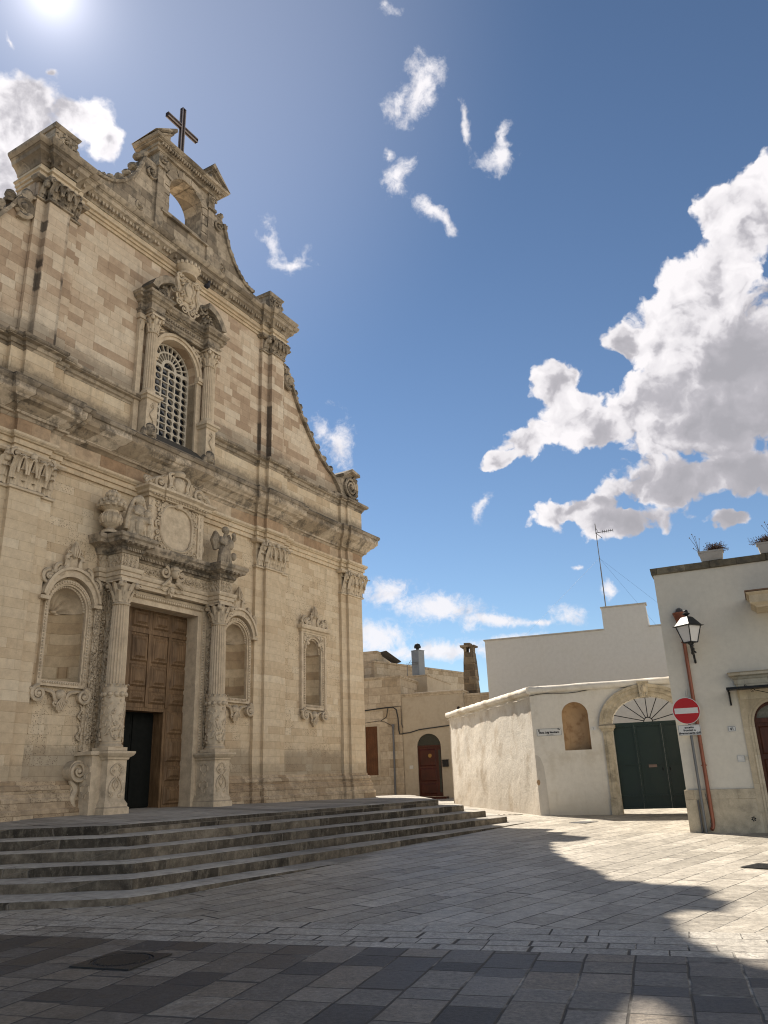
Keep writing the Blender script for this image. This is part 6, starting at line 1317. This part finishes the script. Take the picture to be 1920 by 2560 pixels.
for a, c_ in ((-1, -1), (1, -1), (1, 1), (-1, 1)): b.tube([(*rpt(a * .10, c_ * .10), .015), (*rpt(a * .175, c_ * .175), .35)], .011, 5)
b.build('lantern_frame', M_LAMP, lamp, smooth=20)
b = MB(); taper(b, .094, .165, .021, .344); b.build('lantern_pane', plain('frosted_glass', (.72, .71, .69), .5, 0, .08, 3), lamp, smooth=0)
b = MB(); b.tube([(0, 0, .0), (0, 0, -.06), (0, -.10, -.16), (.0, -.22, -.20), (.0, -.34, -.14), (.0, -.46, -.06)], [.03, .03, .026, .026, .03, .03], 8); b.lathe((0, 0, -.05), [(.02, 0), (.06, .03), (.07, .05)], 10); b.scroll(0.0, -.18, -.30, .05, 1.2, 0, 1, .018)
b.box(-.05, .05, -.55, -.515, -.34, .02); b.prism([(-.05, -.34), (0.0, -.42), (.05, -.34)][::-1], -.55, -.52); b.tube([(0, -.50, -.36), (0, -.44, -.30), (0, -.36, -.28), (0, -.30, -.20)], .024, 7); b.tube([(0, -.50, .0), (.0, -.40, .03), (0, -.3, -.05)], .02, 7)
b.build('wall_bracket', M_LAMP, lamp)
# ---- no entry sign on its post
sg = thing('no_entry_sign', at_h(.30, .12, .2), RZH, 'round red no entry sign with a white text plate on a grey post', 'traffic sign')
b = MB(); b.tube([(0.0, 0, -.25), (0.0, 0, 2.92)], .030, 12); b.build('post', plain('post_grey', (.17, .175, .18), .5, .4, .3, 5), sg)
M_SWHITE = plain('sign_white', (.60, .60, .58), .4, 0, .1, 4); M_SRED = plain('sign_red', (.42, .012, .016), .38, 0, .1, 4)
ang = rad(4)
b = MB(); b.lathe((0, 0, 0), [(.30, 0), (.30, .012)], 48); vs = b.v; b.v = [(x, .045 + z, y) for x, y, z in vs]
dk = MB(); dk.v = [(x * .957, d * 1 + .002, z * .957) for x, d, z in b.v]; dk.f = list(b.f); dk.m = [1] * len(b.f); b.extend(dk, 1); b.box(-.255, .255, .045 + .010, .0615, -.062, .062, 0)
o = b.build('disc', [M_SWHITE, M_SRED], sg, smooth=30); o.location = (-.02, 0, 2.62); o.rotation_euler = (0, 0, ang)
b = MB(); b.box(-.245, .245, .04, .052, -.115, .115, 0)
for i, (t, z) in enumerate((('eccetto', .038), ('frontisti e', -.024), ('diversamente abili', -.086))): lettering(b, t, 0, z, .053, .066, 1, bold=.0025)
for (x0, x1, z0, z1) in ((-.236, .236, .101, .107), (-.236, .236, -.107, -.101), (-.236, -.230, -.1009, .1009), (.230, .236, -.1009, .1009)): b.box(x0, x1, .05, .0535, z0, z1, 1)
o = b.build('text_plate', [M_SWHITE, M_INK], sg, smooth=0); o.location = (-.015, 0, 2.19); o.rotation_euler = (0, 0, ang)
# ---- planters on the parapet
def planter(x, w_, h_, seed, label, tall):
    p = thing('planter', at_h(x, -.10, 6.292), RZH, label, 'planter', 'planters on the parapet')
    b = MB(); q = w_ / 2
    for z0, z1, k0_, k1_ in ((0, h_ - .05, .84, .97), (h_ - .05, h_, 1.03, 1.03)):
        c0 = [(a * q * k0_, c_ * .13 * k0_) for a, c_ in ((-1, -1), (1, -1), (1, 1), (-1, 1))]; c1 = [(a * q * k1_, c_ * .13 * k1_) for a, c_ in ((-1, -1), (1, -1), (1, 1), (-1, 1))]
        b.add([(u, v, z0) for u, v in c0] + [(u, v, z1) for u, v in c1], [(0, 3, 2, 1), (4, 5, 6, 7), (0, 1, 5, 4), (1, 2, 6, 5), (2, 3, 7, 6), (3, 0, 4, 7)])
    b.jitter(.006, seed); b.build('trough', plaster('planter_cement', (.40, .375, .34), (.22, .19, .15), .5), p, smooth=0)
    rn = random.Random(seed); b = MB()
    for i in range(330):
        cx = q * .42 + rn.gauss(0, .07) if tall else rn.gauss(-.05, .12); a = rn.uniform(0, 2 * pi); L_ = rn.uniform(.10, .26); e = rn.uniform(.15, 1.45)
        p0 = (cx, rn.uniform(-.08, .08), h_ - .02); p1 = (cx + L_ * .55 * cos(a) * cos(e), p0[1] + L_ * .5 * sin(a) * cos(e), h_ + L_ * .55 * sin(e)); p2 = (cx + L_ * cos(a) * cos(e) * 1.15, p0[1] + L_ * sin(a) * cos(e), h_ + L_ * (.85 * sin(e) - .35 * cos(e) * rn.random()))
        b.tube([p0, p1, p2], [.004, .003, .002], 3)
        if rn.random() < .8: b.blob(p2, .010, .010, .010, 4, 3)
        if rn.random() < .6: b.blob(p1, .009, .009, .012, 4, 3)
    b.build('dry_shrub', plain('dry_stems', (.075, .042, .028), .9, 0, .5, 30), p, smooth=0)
    b = MB()
    base = (-q * .9, 0, h_ - .02) if tall else (q * .3, 0, h_)
    for (dx, dz) in ((-.17, .42), (-.10, .50), (-.04, .43), (.05, .36), (-.12, .14)):
        mid = (base[0] + dx * .45, .01, base[2] + dz * .55); tip = (base[0] + dx, .02, base[2] + dz); b.tube([base, mid, tip], [.006, .005, .003], 4); b.blob(tip, .014, .014, .018, 5, 4)
    b.build('tall_stem', plain('grey_stems', (.16, .14, .12), .9), p, smooth=0)
planter(1.39, .56, .255, 5, 'grey cement planter with a round brown dry shrub, nearer the corner of the parapet', True)
planter(2.70, .56, .27, 6, 'grey cement planter with trailing dry stems cut by the right edge of the photo', False)

# ================================================================== COVERS AND GRATES IN THE PAVING
M_CAST = plain('cast_iron', (.055, .054, .053), .5, .4, .5, 20)
def on_ground(name, x, y, rz, label, cat): return thing(name, (x, y, gz(y) + .004), rz, label, cat)
c = on_ground('manhole_cover', -2.72, 8.52, rad(-20), 'square dark cast iron manhole cover with a ribbed round lid near the steps', 'manhole cover')
b = MB(); b.plate([(-.34, -.34), (.34, -.34), (.34, .34), (-.34, .34)], [arc(0, 0, .30, 0, 360, 40)[:-1]], 0, .012)
b.v = [(x, z, d) for x, d, z in b.v]; b.build('frame', M_CAST, c, smooth=0)
b = MB(); b.lathe((0, 0, 0), [(.285, .0), (.285, .006)], 40)
for i in range(-11, 12):
    x = i * .023; L_ = math.sqrt(max(.0, .25 ** 2 - x * x))
    if L_ > .04: b.box(x - .007, x + .007, -L_, L_, .006, .013)
for i in range(40):
    a = 2 * pi * i / 40; b.blob((.265 * cos(a), .265 * sin(a), .007), .01, .01, .006, 5, 4)
for k_ in range(44):
    for s in (1, -1): pass
b.build('lid', M_CAST, c, smooth=0)
c = on_ground('round_cover', -1.02, 6.02, 0, 'edge of a small round iron cover at the bottom of the photo', 'manhole cover'); b = MB(); b.lathe((0, 0, 0), [(.10, 0), (.10, .006), (.085, .007)], 24); b.build('lid', M_CAST, c)
c = on_ground('drain_grate', 5.72, 13.25, rad(42), 'dark slotted drain grate in the sunlit paving by the white house', 'drain grate')
b = MB(); b.plate([(-.30, -.24), (.30, -.24), (.30, .24), (-.30, .24)], [[(-.27 + .06 * i, -.2), (-.235 + .06 * i, -.2), (-.235 + .06 * i, .2), (-.27 + .06 * i, .2)] for i in range(9)], 0, .010); b.v = [(x, z, d) for x, d, z in b.v]; b.box(-.29, .29, -.23, .23, -.002, .002); b.build('grate', M_CAST, c, smooth=0)
c = on_ground('cover_plate', 5.03, 22.3, rad(42), 'grey rectangular steel cover plate in the paving before the green gate', 'manhole cover'); b = MB(); b.box(-.30, .30, -.26, .26, -.02, .006); b.box(-.27, .27, -.23, .23, .005, .009); b.build('plate', plain('cover_steel', (.16, .16, .165), .45, .3, .3, 8), c, smooth=0)
c = on_ground('gutter_grate', 3.05, 26.2, rad(-10), 'pale slotted stone gutter cover at the foot of the rough white wall', 'drain grate')
b = MB(); b.plate([(-.95, -.16), (.95, -.16), (.95, .16), (-.95, .16)], [[(-.85 + .17 * i, -.09), (-.77 + .17 * i, -.09), (-.77 + .17 * i, .09), (-.85 + .17 * i, .09)] for i in range(10)], 0, .012); b.v = [(x, z, d) for x, d, z in b.v]; b.build('stone_bar', plain('pale_stone', (.5, .46, .39), .8), c, smooth=0)
b = MB(); b.box(-.93, .93, -.15, .15, -.003, .002); b.build('gutter_bottom', M_CAST, c, smooth=0)
